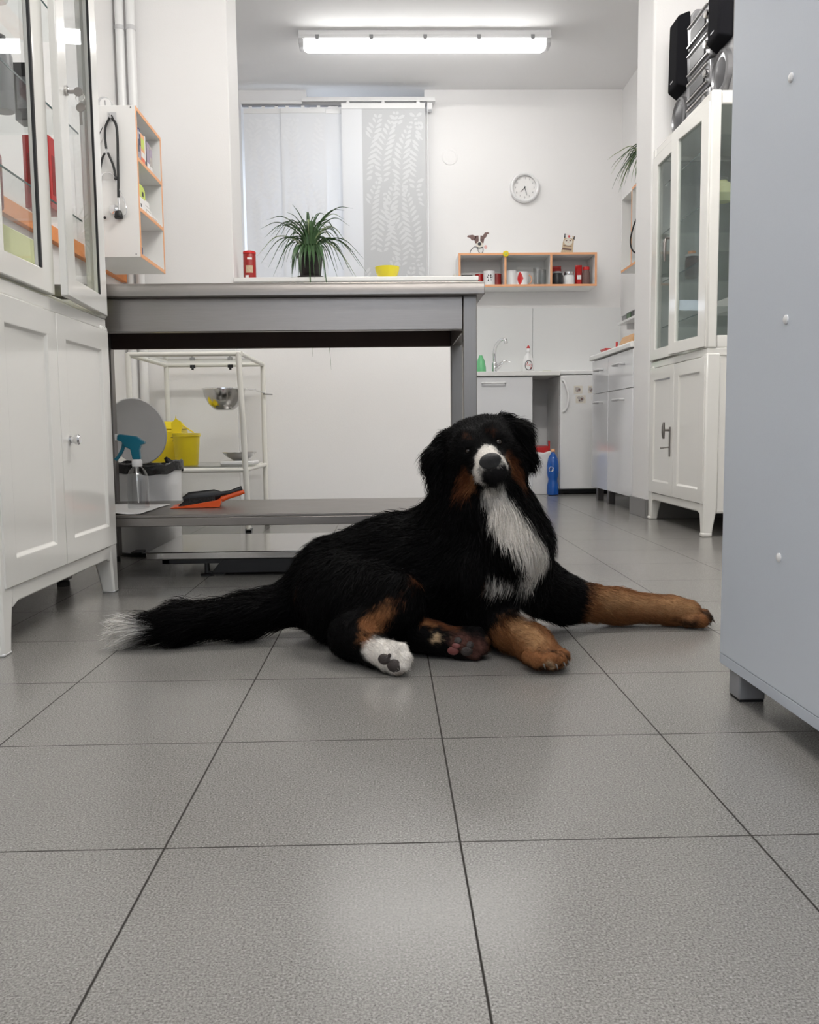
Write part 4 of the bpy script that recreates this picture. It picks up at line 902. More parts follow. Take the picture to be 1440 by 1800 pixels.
obj('stethoscope_print', MB().tube(bez([(dx-.07, yy-.002, zc0+.004), (dx-.062, yy-.002, zc0+.03), (dx-.04, yy-.002, zc0+.052), (dx-.02, yy-.004, zc0+.052), (dx, yy-.005, zc0+.046), (dx+.026, yy-.004, zc0+.052)]), .0022, 6).tube(bez([(dx-.014, yy-.004, zc0+.048), (dx-.006, yy-.004, zc0+.018), (dx+.012, yy-.004, zc0+.006), (dx+.026, yy-.004, zc0+.02), (dx+.026, yy-.004, zc0+.05)]), .002, 6), 'ink', DC)
cut(DC, 'chest_piece_print', ell(dx+.046, zc0+.052, .011, .014), 'pink', yy-.0013)
kx_ = 1.334
CC = thing('cat_cutout', 'printed cat cut-out in a nurse cap standing on the mug shelf', 'picture', (kx_, yy, zc0))
cut(CC, 'card', [(kx_-.052, zc0+.0005), (kx_+.04, zc0+.0005), (kx_+.042, zc0+.04), (kx_+.046, zc0+.085), (kx_+.055, zc0+.125), (kx_+.04, zc0+.126), (kx_-.02, zc0+.142), (kx_-.026, zc0+.11), (kx_-.034, zc0+.08), (kx_-.038, zc0+.045)], 'tan_print', yy, .002)
cut(CC, 'cap', [(kx_-.018, zc0+.140), (kx_+.036, zc0+.126), (kx_+.038, zc0+.108), (kx_-.018, zc0+.116)], 'paper', yy-.0013); cut(CC, 'cap_cross', [(kx_+.007, zc0+.133), (kx_+.013, zc0+.133), (kx_+.013, zc0+.114), (kx_+.007, zc0+.114)], 'red_ink', yy-.0026); cut(CC, 'cap_cross', [(kx_, zc0+.126), (kx_+.02, zc0+.124), (kx_+.02, zc0+.119), (kx_, zc0+.121)], 'red_ink', yy-.0039)
for pl in ([(kx_-.022, zc0+.145), (kx_-.016, zc0+.145), (kx_-.014, zc0+.118), (kx_-.026, zc0+.112)], [(kx_+.05, zc0+.126), (kx_+.056, zc0+.126), (kx_+.052, zc0+.098), (kx_+.042, zc0+.106)]): cut(CC, 'ear', pl, 'ink', yy-.0013)
cut(CC, 'face', ell(kx_+.006, zc0+.085, .03, .026), 'bone', yy-.0013)
for s_ in (-1, 1): cut(CC, 'eye', ell(kx_+.006+s_*.014, zc0+.094, .007, .0045), 'brown_print', yy-.0026)
cut(CC, 'nose', ell(kx_+.006, zc0+.082, .004, .0035), 'pink', yy-.0026); cut(CC, 'stripe', [(kx_-.04, zc0+.03), (kx_+.03, zc0+.022), (kx_+.032, zc0+.034), (kx_-.036, zc0+.045)], 'brown_print', yy-.0013); cut(CC, 'stripe', [(kx_-.03, zc0+.055), (kx_+.03, zc0+.05), (kx_+.03, zc0+.055), (kx_-.03, zc0+.063)], 'brown_print', yy-.0013)
single('wooden_scoop', MB().hexa([(.49, 6.60, 1.552), (.525, 6.60, 1.552), (.525, 6.69, 1.552), (.475, 6.69, 1.552), (.505, 6.62, 1.63), (.524, 6.62, 1.63), (.524, 6.69, 1.63), (.50, 6.69, 1.63)]), 'bone', 'cream wooden wedge against the wall left of the mug shelf', 'ornament', bevel=.006)

# ------------------------------------------------------------------ kitchenette
KW = 6.13
single('kitchen_worktop', MB().box(-.75, KW, .843, 1.214, 6.686, .874), 'matte_white', 'white worktop with the tap under the back wall splashback', 'worktop', bevel=.004, seg=3)
SU = thing('sink_cabinet', 'white base cabinet with a bar handle under the sink worktop', 'cabinet', (.70, 6.42, 0))
obj('carcass', MB().box(.424, 6.172, .008, 1.024, 6.684, .842), 'matte_white', SU, bevel=.001)
d = obj('door', MB().box(.426, 6.152, .012, 1.020, 6.170, .836), 'gloss', SU, bevel=.0015)
obj('handle', MB().tube([(.665, 6.152, .794), (.665, 6.125, .794), (.672, 6.118, .794), (.82, 6.118, .794), (.827, 6.125, .794), (.827, 6.152, .794)], .006, 10), 'white_plastic', d)
S2 = thing('base_cabinet', 'white base cabinet mostly hidden behind the low wall', 'cabinet', (.12, 6.42, 0))
obj('carcass', MB().box(-.18, 6.172, .008, .422, 6.684, .842), 'matte_white', S2, bevel=.001); obj('door', MB().box(-.178, 6.152, .012, .42, 6.170, .836), 'gloss', S2, bevel=.0015)
FR = thing('fridge', 'white undercounter fridge with a curved handle and magnets', 'fridge', (1.49, 6.42, 0))
obj('body', MB().box(1.218, 6.20, .035, 1.772, 6.67, .848), 'white_plastic', FR, bevel=.006)
obj('top', MB().box(1.216, 6.15, .8485, 1.775, 6.68, .878), 'white_plastic', FR, bevel=.008, seg=3)
fd = obj('door', MB().box(1.218, 6.15, .04, 1.772, 6.197, .845), 'white_plastic', FR, bevel=.008, seg=3)
obj('handle', MB().tube(bez([(1.232, 6.152, .805), (1.245, 6.125, .79), (1.268, 6.115, .70), (1.258, 6.122, .615), (1.236, 6.152, .585)], 6), [.009]*25, 10, .8), 'white_plastic', fd)
obj('badge', MB().box(1.2165, 6.16, .70, 1.2178, 6.185, .80), 'lgrey_plastic', FR, flat=True)
obj('plinth', MB().box(1.225, 6.22, .006, 1.765, 6.66, .0345), 'black', FR, flat=True)
for x in (1.24, 1.74): obj('foot', MB().cyl((x, 6.235, 0), (x, 6.235, .006), .015), 'black_rubber', FR)
for lab, x, z, wd, h in (('square photo magnet at the upper left on the fridge door', 1.344, .742, .06, .055), ('photo magnet below the square one on the fridge door', 1.362, .675, .07, .055), ('small photo magnet at the upper right on the fridge door', 1.437, .742, .045, .052), ('tiny magnet at the lower right on the fridge door', 1.455, .682, .03, .03)):
    R = thing('fridge_magnet', lab, 'magnet', (x, 6.149, z-h/2), 'photo magnets on the fridge door')
    obj('card', MB().box(x-wd/2, 6.147, z-h/2, x+wd/2, 6.1495, z+h/2), 'bone', R, flat=True)
    rr = random.Random(int(x*1000))
    b = MB(); b.prism(ell(x+rr.uniform(-.005, .005), z-.002, wd*.34, h*.33, 9, rr.random()), 'y', 6.1464, 6.1469); b.prism(ell(x-wd*.2, z+h*.2, wd*.2, h*.16, 7), 'y', 6.1458, 6.1463); obj('picture', b, 'grey_print', R, flat=True)
    b = MB().prism(ell(x+wd*.1, z, wd*.12, h*.18, 8), 'y', 6.1450, 6.1457).prism(ell(x-wd*.12, z-h*.15, wd*.08, h*.1, 7), 'y', 6.1450, 6.1457); obj('picture_detail', b, 'brown_print', R, flat=True)
# tap
TP = thing('kitchen_tap', 'chrome kitchen mixer tap on the sink worktop', 'tap', (.80, 6.50, .874))
obj('base', MB().lathe([(.026, 0), (.026, .006), (.020, .01), (.020, .085), (.016, .095), (.004, .097)], (.795, 6.50, .8745), 28), 'chrome', TP)
obj('spout', MB().tube(bez([(.795, 6.50, .96), (.793, 6.50, 1.02), (.80, 6.48, 1.075), (.822, 6.45, 1.112), (.85, 6.42, 1.125), (.866, 6.405, 1.118)], 6), [.0125]*31, 14).cyl((.862, 6.409, 1.125), (.868, 6.403, 1.092), .014), 'chrome', TP)
obj('lever', MB().tube(bez([(.80, 6.495, .915), (.835, 6.475, .945), (.862, 6.465, .968), (.905, 6.45, .962)], 5), [.018, .018, .018, .017, .016, .015, .014, .012, .011, .010, .009, .008, .007, .006, .005, .004], 12, .7), 'chrome', TP)
# washing-up bottle
wx, wy, wz = 1.040, 6.46, .8745
FB = thing('dish_soap_bottle', 'white washing-up liquid bottle with a red cap beside the tap', 'bottle', (wx, wy, wz))
obj('body', MB().lathe([(.036, 0), (.040, .005), (.042, .05), (.040, .085), (.034, .115), (.022, .138), (.015, .148), (.014, .16)], (wx, wy, wz), 36, True, True, 1, .62), 'white_plastic', FB)
obj('cap', MB().lathe([(.017, .1605), (.017, .178), (.012, .186), (.006, .192)], (wx, wy, wz), 24), 'white_plastic', FB); obj('spout_tip', MB().lathe([(.013, .188), (.011, .197), (.004, .209)], (wx, wy, wz), 20), 'red', FB)
lb = MB(); ns = 40
def lab_(u, v, k=1.0): 
    rx, ry = .0425*k, .0265*k; a_ = u/.0425; return (wx+rx*math.sin(a_), wy-ry*math.cos(a_), wz+.062+v)
o_, i_ = [], []
for q in np.linspace(0, 2*math.pi, ns, endpoint=False): o_.append(lab_(.031*math.cos(q), .036*math.sin(q), 1.01)); i_.append(lab_(.026*math.cos(q), .031*math.sin(q), 1.012))
lb.rings([o_, i_], False, False); obj('label_ring', lb, 'ink', FB, flat=True)
lt = MB(); text_mb(lt, 'Fairy', .026, lambda u, v, w_: lab_(u, v+.002, 1.02+w_), .0005, .25); obj('label_lettering', lt, 'red_ink', FB, flat=True)
obj('label_leaf', MB().add([lab_(*p, 1.015) for p in ((-.014, .014), (-.008, .012), (-.007, .022), (-.012, .025))], [(0,1,2,3)]).add([lab_(*p, 1.015) for p in ((.008, -.026), (.024, -.024), (.026, -.012), (.014, -.014))], [(0,1,2,3)]), 'dark_red', FB, flat=True)
GS = single('soap_bottle', MB().lathe([(.034, 0), (.038, .006), (.037, .05), (.028, .10), (.017, .125), (.013, .137), (.012, .14)], (.690, 6.47, .8745), 32), 'green_soap', 'pale green soap bottle at the left end of the worktop', 'bottle')
single('sponge', MB().m(0).box(1.148, 6.47, .8745, 1.212, 6.54, .8885).m(1).box(1.148, 6.47, .889, 1.212, 6.54, .898), [mat('yellow sponge', (.75, .70, .22), .9, var=.15, scale=120, bump=.6, bscale=300), mat('green scourer', (.45, .52, .20), .95, var=.2, scale=200)], 'flat yellow sponge on the worktop beside the fridge', 'sponge', bevel=.003)
single('tea_towel', MB().box(1.30, 6.40, .8785, 1.75, 6.62, .889), 'paper', 'folded white cloth lying flat on top of the fridge', 'cloth', bevel=.004)
# bay between cabinet and fridge
PBG = thing('paper_bag', 'white paper bag with red contents beside the fridge', 'bag', (1.11, 6.27, 0))
b = MB(); rg_ = []
for z, f in ((.002, .93), (.02, .98), (.20, 1.0), (.29, 1.04), (.305, 1.05)):
    rg_.append([(1.108+.078*f*sx_+.003*math.sin(30*z+sx_*2), 6.27+.075*f*sy_, z+(.008*math.sin(sx_*4+sy_) if z > .28 else 0)) for sx_, sy_ in ((-1, -1), (-.5, -1.04), (0, -1), (.5, -1.04), (1, -1), (1.0, 0), (1, 1), (0, 1), (-1, 1), (-1.0, 0))])
obj('bag', b.rings(rg_, True, False), 'paper', PBG)
so_ = bpy.data.objects[PBG.children[0].name]; md = so_.modifiers.new('thick', 'SOLIDIFY'); md.thickness = .001
RC = single('red_packet', MB().hexa([(1.055, 6.22, .02), (1.165, 6.22, .02), (1.165, 6.32, .02), (1.055, 6.32, .02), (1.048, 6.22, .335), (1.15, 6.225, .345), (1.15, 6.29, .35), (1.05, 6.30, .35)]).box(1.15, 6.23, .30, 1.162, 6.26, .385), 'red', 'red packet sticking out of the white paper bag', 'packet', bevel=.004)
bx_, by_ = 1.160, 6.112
WB = thing('water_bottle', 'blue plastic bottle with an orange cap standing before the fridge', 'bottle', (bx_, by_, 0))
prof = [(.030, 0.001), (.040, .006), (.042, .03), (.041, .07), (.034, .10), (.033, .115), (.040, .14), (.0425, .155), (.0425, .205), (.041, .225), (.034, .262), (.022, .285), (.013, .298), (.012, .307)]
obj('body', MB().lathe(prof, (bx_, by_, 0), 40), 'blue_bottle', WB); obj('cap', MB().lathe([(.0145, .3075), (.0145, .324), (.013, .326)], (bx_, by_, 0), 24), 'orange_edge', WB)
def bl(u, v, k=.0432): a_ = u/.0425-.45; return (bx_+k*math.sin(a_), by_-k*math.cos(a_), .187+v)
lb = MB(); lb.add([bl(*p) for p in ((-.016, .004), (-.010, .016), (.004, .017), (.012, .010), (.018, .012), (.014, .0), (.016, -.01), (.004, -.018), (-.012, -.016), (-.018, -.008))], [tuple(range(10))]); obj('label', lb, 'paper', WB, flat=True)
lb = MB().add([bl(*p, .0435) for p in ((-.014, .004), (-.004, .006), (.002, .001), (-.01, -.001))], [(0,1,2,3)]).add([bl(*p, .0435) for p in ((-.002, .010), (.010, .006), (.012, .002), (0, .006))], [(0,1,2,3)]).add([bl(*p, .0435) for p in ((-.010, -.008), (.002, -.005), (.012, -.009), (.0, -.012))], [(0,1,2,3)]); obj('label_print', lb, 'ink', WB, flat=True)

# drawer units along the right wall of the kitchen
single('side_worktop', MB().prism([(1.318, .905), (1.318, .93), (1.326, .938), (1.783, .938), (1.783, .905)], 'y', 4.742, 5.70), 'matte_white', 'white worktop along the right kitchen wall', 'worktop', bevel=.003)
for lab, ya, yb in (('white gloss drawer unit next to the wall pier, near one', 4.744, 5.275), ('white gloss drawer unit nearest the fridge, far one', 5.277, 5.69)):
    R = thing('drawer_unit', lab, 'cabinet', (1.56, (ya+yb)/2, 0))
    obj('carcass', MB().box(1.356, ya, .085, 1.78, yb, .904), 'matte_white', R, bevel=.001)
    dw = obj('drawer', MB().box(1.336, ya+.002, .69, 1.354, yb-.002, .898), 'gloss', R, bevel=.0015)
    dr = obj('door', MB().box(1.336, ya+.002, .088, 1.354, yb-.002, .686), 'gloss', R, bevel=.0015)
    for par, z in ((dw, .83), (dr, .63)):
        yc = (ya+yb)/2-.02; hl_ = .075 if ya < 5 else .06
        obj('handle', MB().tube([(1.336, yc-hl_, z), (1.31, yc-hl_, z), (1.304, yc-hl_+.008, z), (1.304, yc+hl_-.008, z), (1.31, yc+hl_, z), (1.336, yc+hl_, z)], .007, 10), 'lgrey_plastic', par)
    for y_ in ((ya+.05,) if ya < 5 else (ya+.05, yb-.08)): obj('leg', MB().box(1.36, y_, 0, 1.40, y_+.045, .0848), 'steel_leg', R, bevel=.002)
SC2 = thing('dustpan', 'small red dustpan standing on the right kitchen worktop', 'dustpan', (1.46, 5.60, .938))
obj('pan', MB().hexa([(1.40, 5.55, .9385), (1.47, 5.55, .9385), (1.47, 5.66, .9385), (1.40, 5.66, .9385), (1.38, 5.54, .975), (1.50, 5.54, .968), (1.50, 5.68, .968), (1.38, 5.68, .975)]), 'red', SC2, bevel=.003); obj('handle', MB().box(1.466, 5.60, .972, 1.478, 5.615, 1.02), 'red', SC2, bevel=.003)
single('hand_brush', MB().tube([(1.485, 5.52, .955), (1.53, 5.50, .965), (1.56, 5.49, .975), (1.60, 5.48, .968)], [.012, .016, .015, .006], 12, .6).map(lambda x, y, z: (x, y, z+.0)), 'black', 'black brush beside the small red dustpan on the worktop', 'brush')
CBD = thing('cutting_board', 'wooden board leaning on the near end of the right worktop', 'board', (1.36, 4.86, .938))
obj('board', MB().hexa([(1.33, 4.80, .9385), (1.352, 4.80, .9385), (1.352, 5.02, .9385), (1.33, 5.02, .9385), (1.35, 4.80, .985), (1.372, 4.80, .985), (1.372, 5.02, .985), (1.35, 5.02, .985)]), 'wood', CBD, bevel=.003)
LSH = thing('wall_ledge', 'narrow white ledge on the right kitchen wall above the worktop', 'shelf', (1.73, 6.1, 1.19))
obj('board', MB().box(1.66, 5.3, 1.205, 1.784, 6.30, 1.222), 'matte_white', LSH, bevel=.002); obj('bracket', MB().box(1.70, 6.2, 1.165, 1.784, 6.215, 1.2045).box(1.70, 5.4, 1.165, 1.784, 5.415, 1.2045), 'white_plastic', LSH, flat=True)
for lab, y_, m, h in (('dark glass tray at the far end of the wall ledge', 6.20, 'grey_plastic', .035), ('green packet in the middle of the wall ledge', 6.08, 'green_leaf', .04), ('black box nearest the pier on the wall ledge', 5.97, 'black', .04)):
    R = thing('packet', lab, 'packet', (1.71, y_, 1.222)); obj('box', MB().box(1.675, y_-.05, 1.2225, 1.75, y_+.045, 1.2225+h), m, R, bevel=.004); obj('lid', MB().box(1.672, y_-.052, 1.2227+h, 1.753, y_+.047, 1.23+h), 'lgrey_plastic', R, bevel=.002)
RY0, RY1, RX0 = 5.25, 6.02, 1.60
RS = wall_unit('white wall shelf with orange edges on the right kitchen wall under the plant', (1.69, 5.63, 1.52),
    [('side_panel', (RX0+e, RY0, 1.52, 1.784, RY0+t, 2.02)), ('side_panel', (RX0+e, RY1-t, 1.52, 1.784, RY1, 2.02)), ('top_panel', (RX0+e, RY0+t, 2.004, 1.784, RY1-t, 2.02)), ('bottom_panel', (RX0+e, RY0+t, 1.52, 1.784, RY1-t, 1.536)), ('divider', (RX0+e, 5.755, 1.536, 1.784, 5.771, 2.004))],
    [('edge_strip', (RX0, RY0, 1.52, RX0+e, RY0+t, 2.02)), ('edge_strip', (RX0, 5.755, 1.536, RX0+e, 5.771, 2.004)), ('edge_strip', (RX0, RY0+t, 1.52, RX0+e, RY1-t, 1.536)), ('edge_strip', (RX0, RY0+t, 2.004, RX0+e, 5.755, 2.02))], (1.78, RY0+t, 1.536, 1.784, RY1-t, 2.004))
single('black_cable', MB().tube(bez([(1.60, 5.60, 1.82), (1.585, 5.66, 1.75), (1.575, 5.69, 1.67), (1.585, 5.68, 1.61), (1.61, 5.65, 1.58), (1.63, 5.60, 1.58)]), .005, 8).box(1.605, 5.58, 1.5368, 1.66, 5.66, 1.60), 'black_rubber', 'black cable looping out of the right wall shelf', 'cable')
LV = []
rc = (1.665, 5.70, 2.0205)
for i in range(54):
    a = random.uniform(1.2, 5.2) if i < 44 else random.uniform(-1, 1); R_ = random.uniform(.12, .27); dz = random.uniform(-.16, .10)*(1 if R_ > .15 else .6)
    ex, ey = rc[0]+R_*math.cos(a)*.9, rc[1]+R_*math.sin(a); ex = min(ex, 1.77)
    LV.append(([(rc[0], rc[1], rc[2]+.10), (rc[0]+(ex-rc[0])*.3, rc[1]+(ey-rc[1])*.3, rc[2]+.22+random.uniform(-.03, .04)), (rc[0]+(ex-rc[0])*.75, rc[1]+(ey-rc[1])*.75, rc[2]+.18+dz*.6), (ex, ey, rc[2]+.12+dz)], random.uniform(.008, .012), 0 if random.random() < .7 else 1))
spider_plant('spider_plant', 'spider plant on the right wall shelf, half hidden by the pier', rc, LV, s=.85)

# ------------------------------------------------------------------ hi-fi on the right cabinet
ht = 1.8352
HF = thing('stereo_system', 'silver stereo unit between two speakers on the right glazed cabinet', 'stereo', (1.56, 4.02, ht))
obj('body', MB().box(1.43, 3.85, ht, 1.74, 4.16, ht+.47), 'grey_plastic', HF, bevel=.006)
M['dark_cone'] = mat('dark grey speaker cone', (.07, .07, .075), .45, var=.1)
silver = mat('silver plastic', (.27, .27, .28), .30, .7, var=.05); M['silver'] = silver
for z0, z1 in ((.005, .10), (.105, .215), (.22, .34), (.345, .465)):
    fc = obj('fascia', MB().hexa([(1.432, 3.852, ht+z0), (1.432, 4.158, ht+z0), (1.405, 4.152, ht+z0+.004), (1.405, 3.858, ht+z0+.004), (1.432, 3.852, ht+z1), (1.432, 4.158, ht+z1), (1.40, 4.15, ht+z1-.006), (1.40, 3.86, ht+z1-.006)]), 'silver', HF, bevel=.006, seg=3)
    obj('display', MB().box(1.398, 3.92, ht+z0+.03, 1.4035, 4.10, ht+z1-.035), 'black', fc, bevel=.002)
    obj('trim_bar', MB().box(1.392, 3.88, ht+z0+.014, 1.404, 4.13, ht+z0+.022).box(1.392, 3.88, ht+z1-.022, 1.402, 4.13, ht+z1-.014), 'mirror_steel', fc, bevel=.002)
    obj('dial', MB().lathe([(.018, 0), (.018, .012), (.014, .016)], (0, 0, 0), 20).map(lambda x, y, h: (1.403-h, 3.892+x, ht+(z0+z1)/2+y)), 'mirror_steel', fc)
for lab, ya in (('black and silver speaker left of the stereo unit, by the pier', 4.175), ('black and silver speaker right of the stereo unit, by the grey cabinet', 3.655)):
    R = thing('speaker', lab, 'speaker', (1.55, ya+.09, ht)); yb = ya+.185; ym = (ya+yb)/2
    obj('case', MB().prism([(1.74, ht), (1.74, ht+.56), (1.45, ht+.56), (1.425, ht+.53), (1.425, ht)], 'y', ya, yb), 'grey_plastic', R, bevel=.008, seg=3)
    obj('grille', MB().hexa([(1.37, ya+.03, ht+.235), (1.4245, ya+.0, ht+.21), (1.4245, yb, ht+.21), (1.37, yb-.03, ht+.235), (1.375, ya+.03, ht+.545), (1.4245, ya, ht+.555), (1.4245, yb, ht+.555), (1.375, yb-.03, ht+.545)]), 'grille', R, bevel=.01, seg=3)
    obj('badge', MB().box(1.3685, ym-.02, ht+.262, 1.3705, ym+.02, ht+.268), 'chrome', R, flat=True)
    wf_ = obj('woofer_ring', MB().lathe([(.092, 0), (.092, .02), (.08, .026), (.076, .018)], (0, 0, 0), 40).map(lambda x, y, h: (1.4245-h, ym+x, ht+.105+y)), 'silver', R)
    obj('woofer', MB().lathe([(.075, .004), (.072, .014), (.055, .02), (.03, .03), (.004, .034)], (0, 0, 0), 36).map(lambda x, y, h: (1.4245-h, ym+x, ht+.105+y)), 'dark_cone', wf_)

# ------------------------------------------------------------------ inside the left cabinet
def put(name, label, cat, x, y, z, build, group=None):
    R = thing(name, label, cat, (x, y, z), group); build(R, x, y, z); return R
def b_bottle(r, h, m, lm, nk=.35):
    def f(R, x, y, z):
        obj('body', MB().lathe([(r*.93, 0), (r, .004), (r, h*.72), (r*.8, h*.8), (r*nk, h*.86), (r*nk, h*.9)], (x, y, z), 24), m, R)
        obj('cap', MB().lathe([(r*nk*1.25, h*.901), (r*nk*1.25, h), (r*nk, h*1.01)], (x, y, z), 18), lm, R)
    return f
def b_box(wx_, wy_, h, m, mk=None):
    def f(R, x, y, z):
        obj('box', MB().box(x-wx_/2, y-wy_/2, z, x+wx_/2, y+wy_/2, z+h), m, R, bevel=.002)
        if mk: obj('label_print', MB().box(x+wx_/2, y-wy_*.35, z+h*.2, x+wx_/2+.0004, y+wy_*.35, z+h*.75).box(x-wx_*.35, y-wy_/2-.0004, z+h*.2, x+wx_*.35, y-wy_/2, z+h*.75), mk, R, flat=True)
    return f
z1_, z2_, z3_ = 1.0713, 1.3113, 1.5613
put('plastic_jar', 'large cloudy plastic jar on the lowest glass shelf, left cabinet', 'jar', -1.02, 2.20, z1_, b_bottle(.075, .155, 'jar', 'lgrey_plastic', .8))
put('bottle', 'grey bottle with dark cap in the middle of the left cabinet', 'bottle', -1.00, 2.39, z2_, b_bottle(.03, .19, 'grey_plastic', 'black', .4))
put('bottle', 'brownish red bottle behind the jar in the left cabinet', 'bottle', -1.06, 2.42, z1_, b_bottle(.034, .19, 'dark_red', 'lgrey_plastic', .5))
put('bottle', 'clear bottle on the top glass shelf of the left cabinet', 'bottle', -.98, 2.33, z3_, b_bottle(.03, .16, 'clear', 'white_plastic', .45))
put('medicine_box', 'tall red box seen through the gap of the left cabinet doors', 'box', -.93, 2.465, z1_, b_box(.07, .10, .19, 'red', 'dark_red'))
put('glove_box', 'pale yellow bag on the floor of the left glazed cabinet', 'box', -1.0, 2.28, .8125, b_box(.16, .30, .16, 'pale_lime', None))
put('peach_box', 'peach coloured box on the middle shelf near the camera', 'box', -1.10, 1.99, z2_-.24, b_box(.10, .09, .16, 'peach', None))
put('instrument_case', 'upright black case on the middle shelf of left cabinet', 'case', -.97, 2.48, z2_, b_box(.05, .055, .15, 'black', 'grey_plastic'))
put('medicine_box', 'white box on the top shelf of the left cabinet', 'box', -1.02, 2.05, z3_, b_box(.12, .16, .12, 'paper', 'lgrey_plastic'))
SZr = [.9713, 1.1963, 1.4363, 1.6663]
put('soap_pump', 'pale lime bottle on an upper shelf of the right cabinet', 'bottle', 1.46, 3.83, SZr[2], b_bottle(.035, .10, 'pale_lime', 'clear', .5))
put('medicine_box', 'white box on the lower shelf of the right cabinet', 'box', 1.55, 3.90, SZr[0], b_box(.12, .16, .06, 'paper', 'lgrey_plastic'))
put('bottle', 'reddish brown bottle behind the far pane of right cabinet', 'bottle', 1.50, 4.32, SZr[1], b_bottle(.03, .13, 'brown_print', 'orange_edge', .5))
put('jar', 'glass jar behind the far pane of the right cabinet', 'jar', 1.48, 4.25, SZr[1], b_bottle(.035, .10, 'jar', 'lgrey_plastic', .8))
sc9 = thing('scissors', 'steel scissors standing in the far lower pane of right cabinet', 'scissors', (1.42, 4.33, .8125))
obj('blades', MB().hexa([(1.42, 4.325, .8125), (1.424, 4.325, .8125), (1.424, 4.333, .8125), (1.42, 4.333, .8125), (1.42, 4.315, .92), (1.424, 4.315, .92), (1.424, 4.335, .92), (1.42, 4.335, .92)]), 'chrome', sc9)
for y_ in (4.31, 4.34): obj('handle', MB().tube([(1.422, y_+.014*math.cos(q), .94+.022*math.sin(q)) for q in np.linspace(0, 2*math.pi, 17)], .004, 8), 'grey_plastic', sc9)

# ------------------------------------------------------------------ the dog: one continuous body grown from a distance field
A = np.array
def cap(p0, p1, r0, r1, flow, fl, grp): return dict(a=A(p0, float), b=A(p1, float), r0=r0, r1=r1, flow=A(flow, float)/np.linalg.norm(flow), fl=fl, g=grp)
BK = (-1, .1, -.25)
PR = [
 # trunk
 cap((-.115,1.955,.118), (.02,1.945,.140), .112, .126, BK, .034, 't'), cap((.02,1.945,.140), (.185,1.90,.165), .126, .140, BK, .036, 't'),
 cap((.235,1.865,.145), (.250,1.86,.215), .105, .098, (.15,-.25,-1), .040, 't'), cap((-.10,1.93,.07), (.20,1.89,.07), .078, .085, BK, .03, 't'),
 cap((.17,1.905,.25), (.195,1.875,.30), .092, .090, (-.35,.15,-1), .042, 'n'), cap((.195,1.875,.30), (.205,1.85,.375), .090, .078, (-.1,.05,-1), .040, 'n'),
 cap((.225,1.80,.31), (.255,1.775,.235), .055, .060, (.15,-.2,-1), .045, 'n'),
 # near hind leg: thigh, shank, metatarsus, paw
 cap((-.105,1.87,.105), (.005,1.775,.112), .098, .066, (-.4,-.2,-1), .028, 'h'), cap((.005,1.77,.105), (-.075,1.735,.055), .060, .043, (-.8,-.1,-.6), .016, 'h'),
 cap((-.085,1.735,.05), (-.03,1.675,.037), .042, .033, (.6,-.8,-.1), .014, 'h'), cap((-.03,1.675,.036), (-.002,1.643,.031), .031, .029, (.6,-.8,0), .010, 'p'),
 # far hind leg
 cap((-.01,1.80,.055), (.09,1.755,.040), .045, .034, (1,-.3,-.1), .012, 'h'), cap((.09,1.755,.040), (.148,1.735,.032), .032, .031, (1,-.3,0), .005, 'p'),
 # near front leg
 cap((.185,1.815,.165), (.195,1.84,.075), .078, .062, (0,-.2,-1), .026, 'f'), cap((.195,1.845,.065), (.248,1.765,.052), .055, .040, (.5,-.85,-.35), .022, 'f'),
 cap((.248,1.765,.052), (.285,1.695,.038), .040, .037, (.5,-.85,-.25), .016, 'f'), cap((.285,1.695,.036), (.300,1.660,.030), .038, .031, (.45,-.9,-.15), .011, 'p'),
 # far front leg
 cap((.295,1.925,.13), (.40,1.99,.072), .078, .054, (.8,.3,-.5), .022, 'f'), cap((.40,1.99,.068), (.54,2.012,.046), .052, .037, (1,0,-.35), .020, 'f'),
 cap((.54,2.012,.046), (.665,2.002,.036), .037, .033, (1,-.05,-.25), .015, 'f'), cap((.660,2.002,.035), (.700,1.995,.031), .035, .031, (1,-.1,-.15), .011, 'p'),
 # tail
 cap((-.20,1.955,.088), (-.32,1.925,.058), .052, .040, (-1,-.25,-.2), .050, 'l'), cap((-.32,1.925,.058), (-.46,1.89,.050), .040, .036, (-1,-.25,-.1), .055, 'l'), cap((-.46,1.89,.050), (-.56,1.865,.042), .036, .026, (-1,-.25,-.05), .055, 'l'),
]
# toes
def toes(c, d, side, r, n=4, sp=.0165, up_=(0, 0, 1)):
    c = A(c); d = A(d, float); d /= np.linalg.norm(d); s_ = A(side, float); s_ /= np.linalg.norm(s_); out = []
    for i in range(n):
        t = i-(n-1)/2; fwd = .022 if abs(t) < 1 else .008
        p = c+s_*t*sp*1.05+d*fwd; q = p-d*.03
        PR.append(cap(tuple(q), tuple(p), r*.9, r, tuple(d+A((0, 0, -.2))), .009, 'o')); out.append(p)
    return out
TN = toes((.302,1.640,.0240), (.45,-.9,0), (.9,.45,0), .0170, sp=.0178)
TF = toes((.714,1.992,.0215), (1,-.1,0), (.1,1,.15), .0165, sp=.017)
TH = toes((.010,1.628,.030), (.75,-.66,-.05), (.25,.2,1), .0125, sp=.0135)
TK = toes((.165,1.728,.032), (1,-.25,0), (.15,.3,1), .0135, sp=.0150)

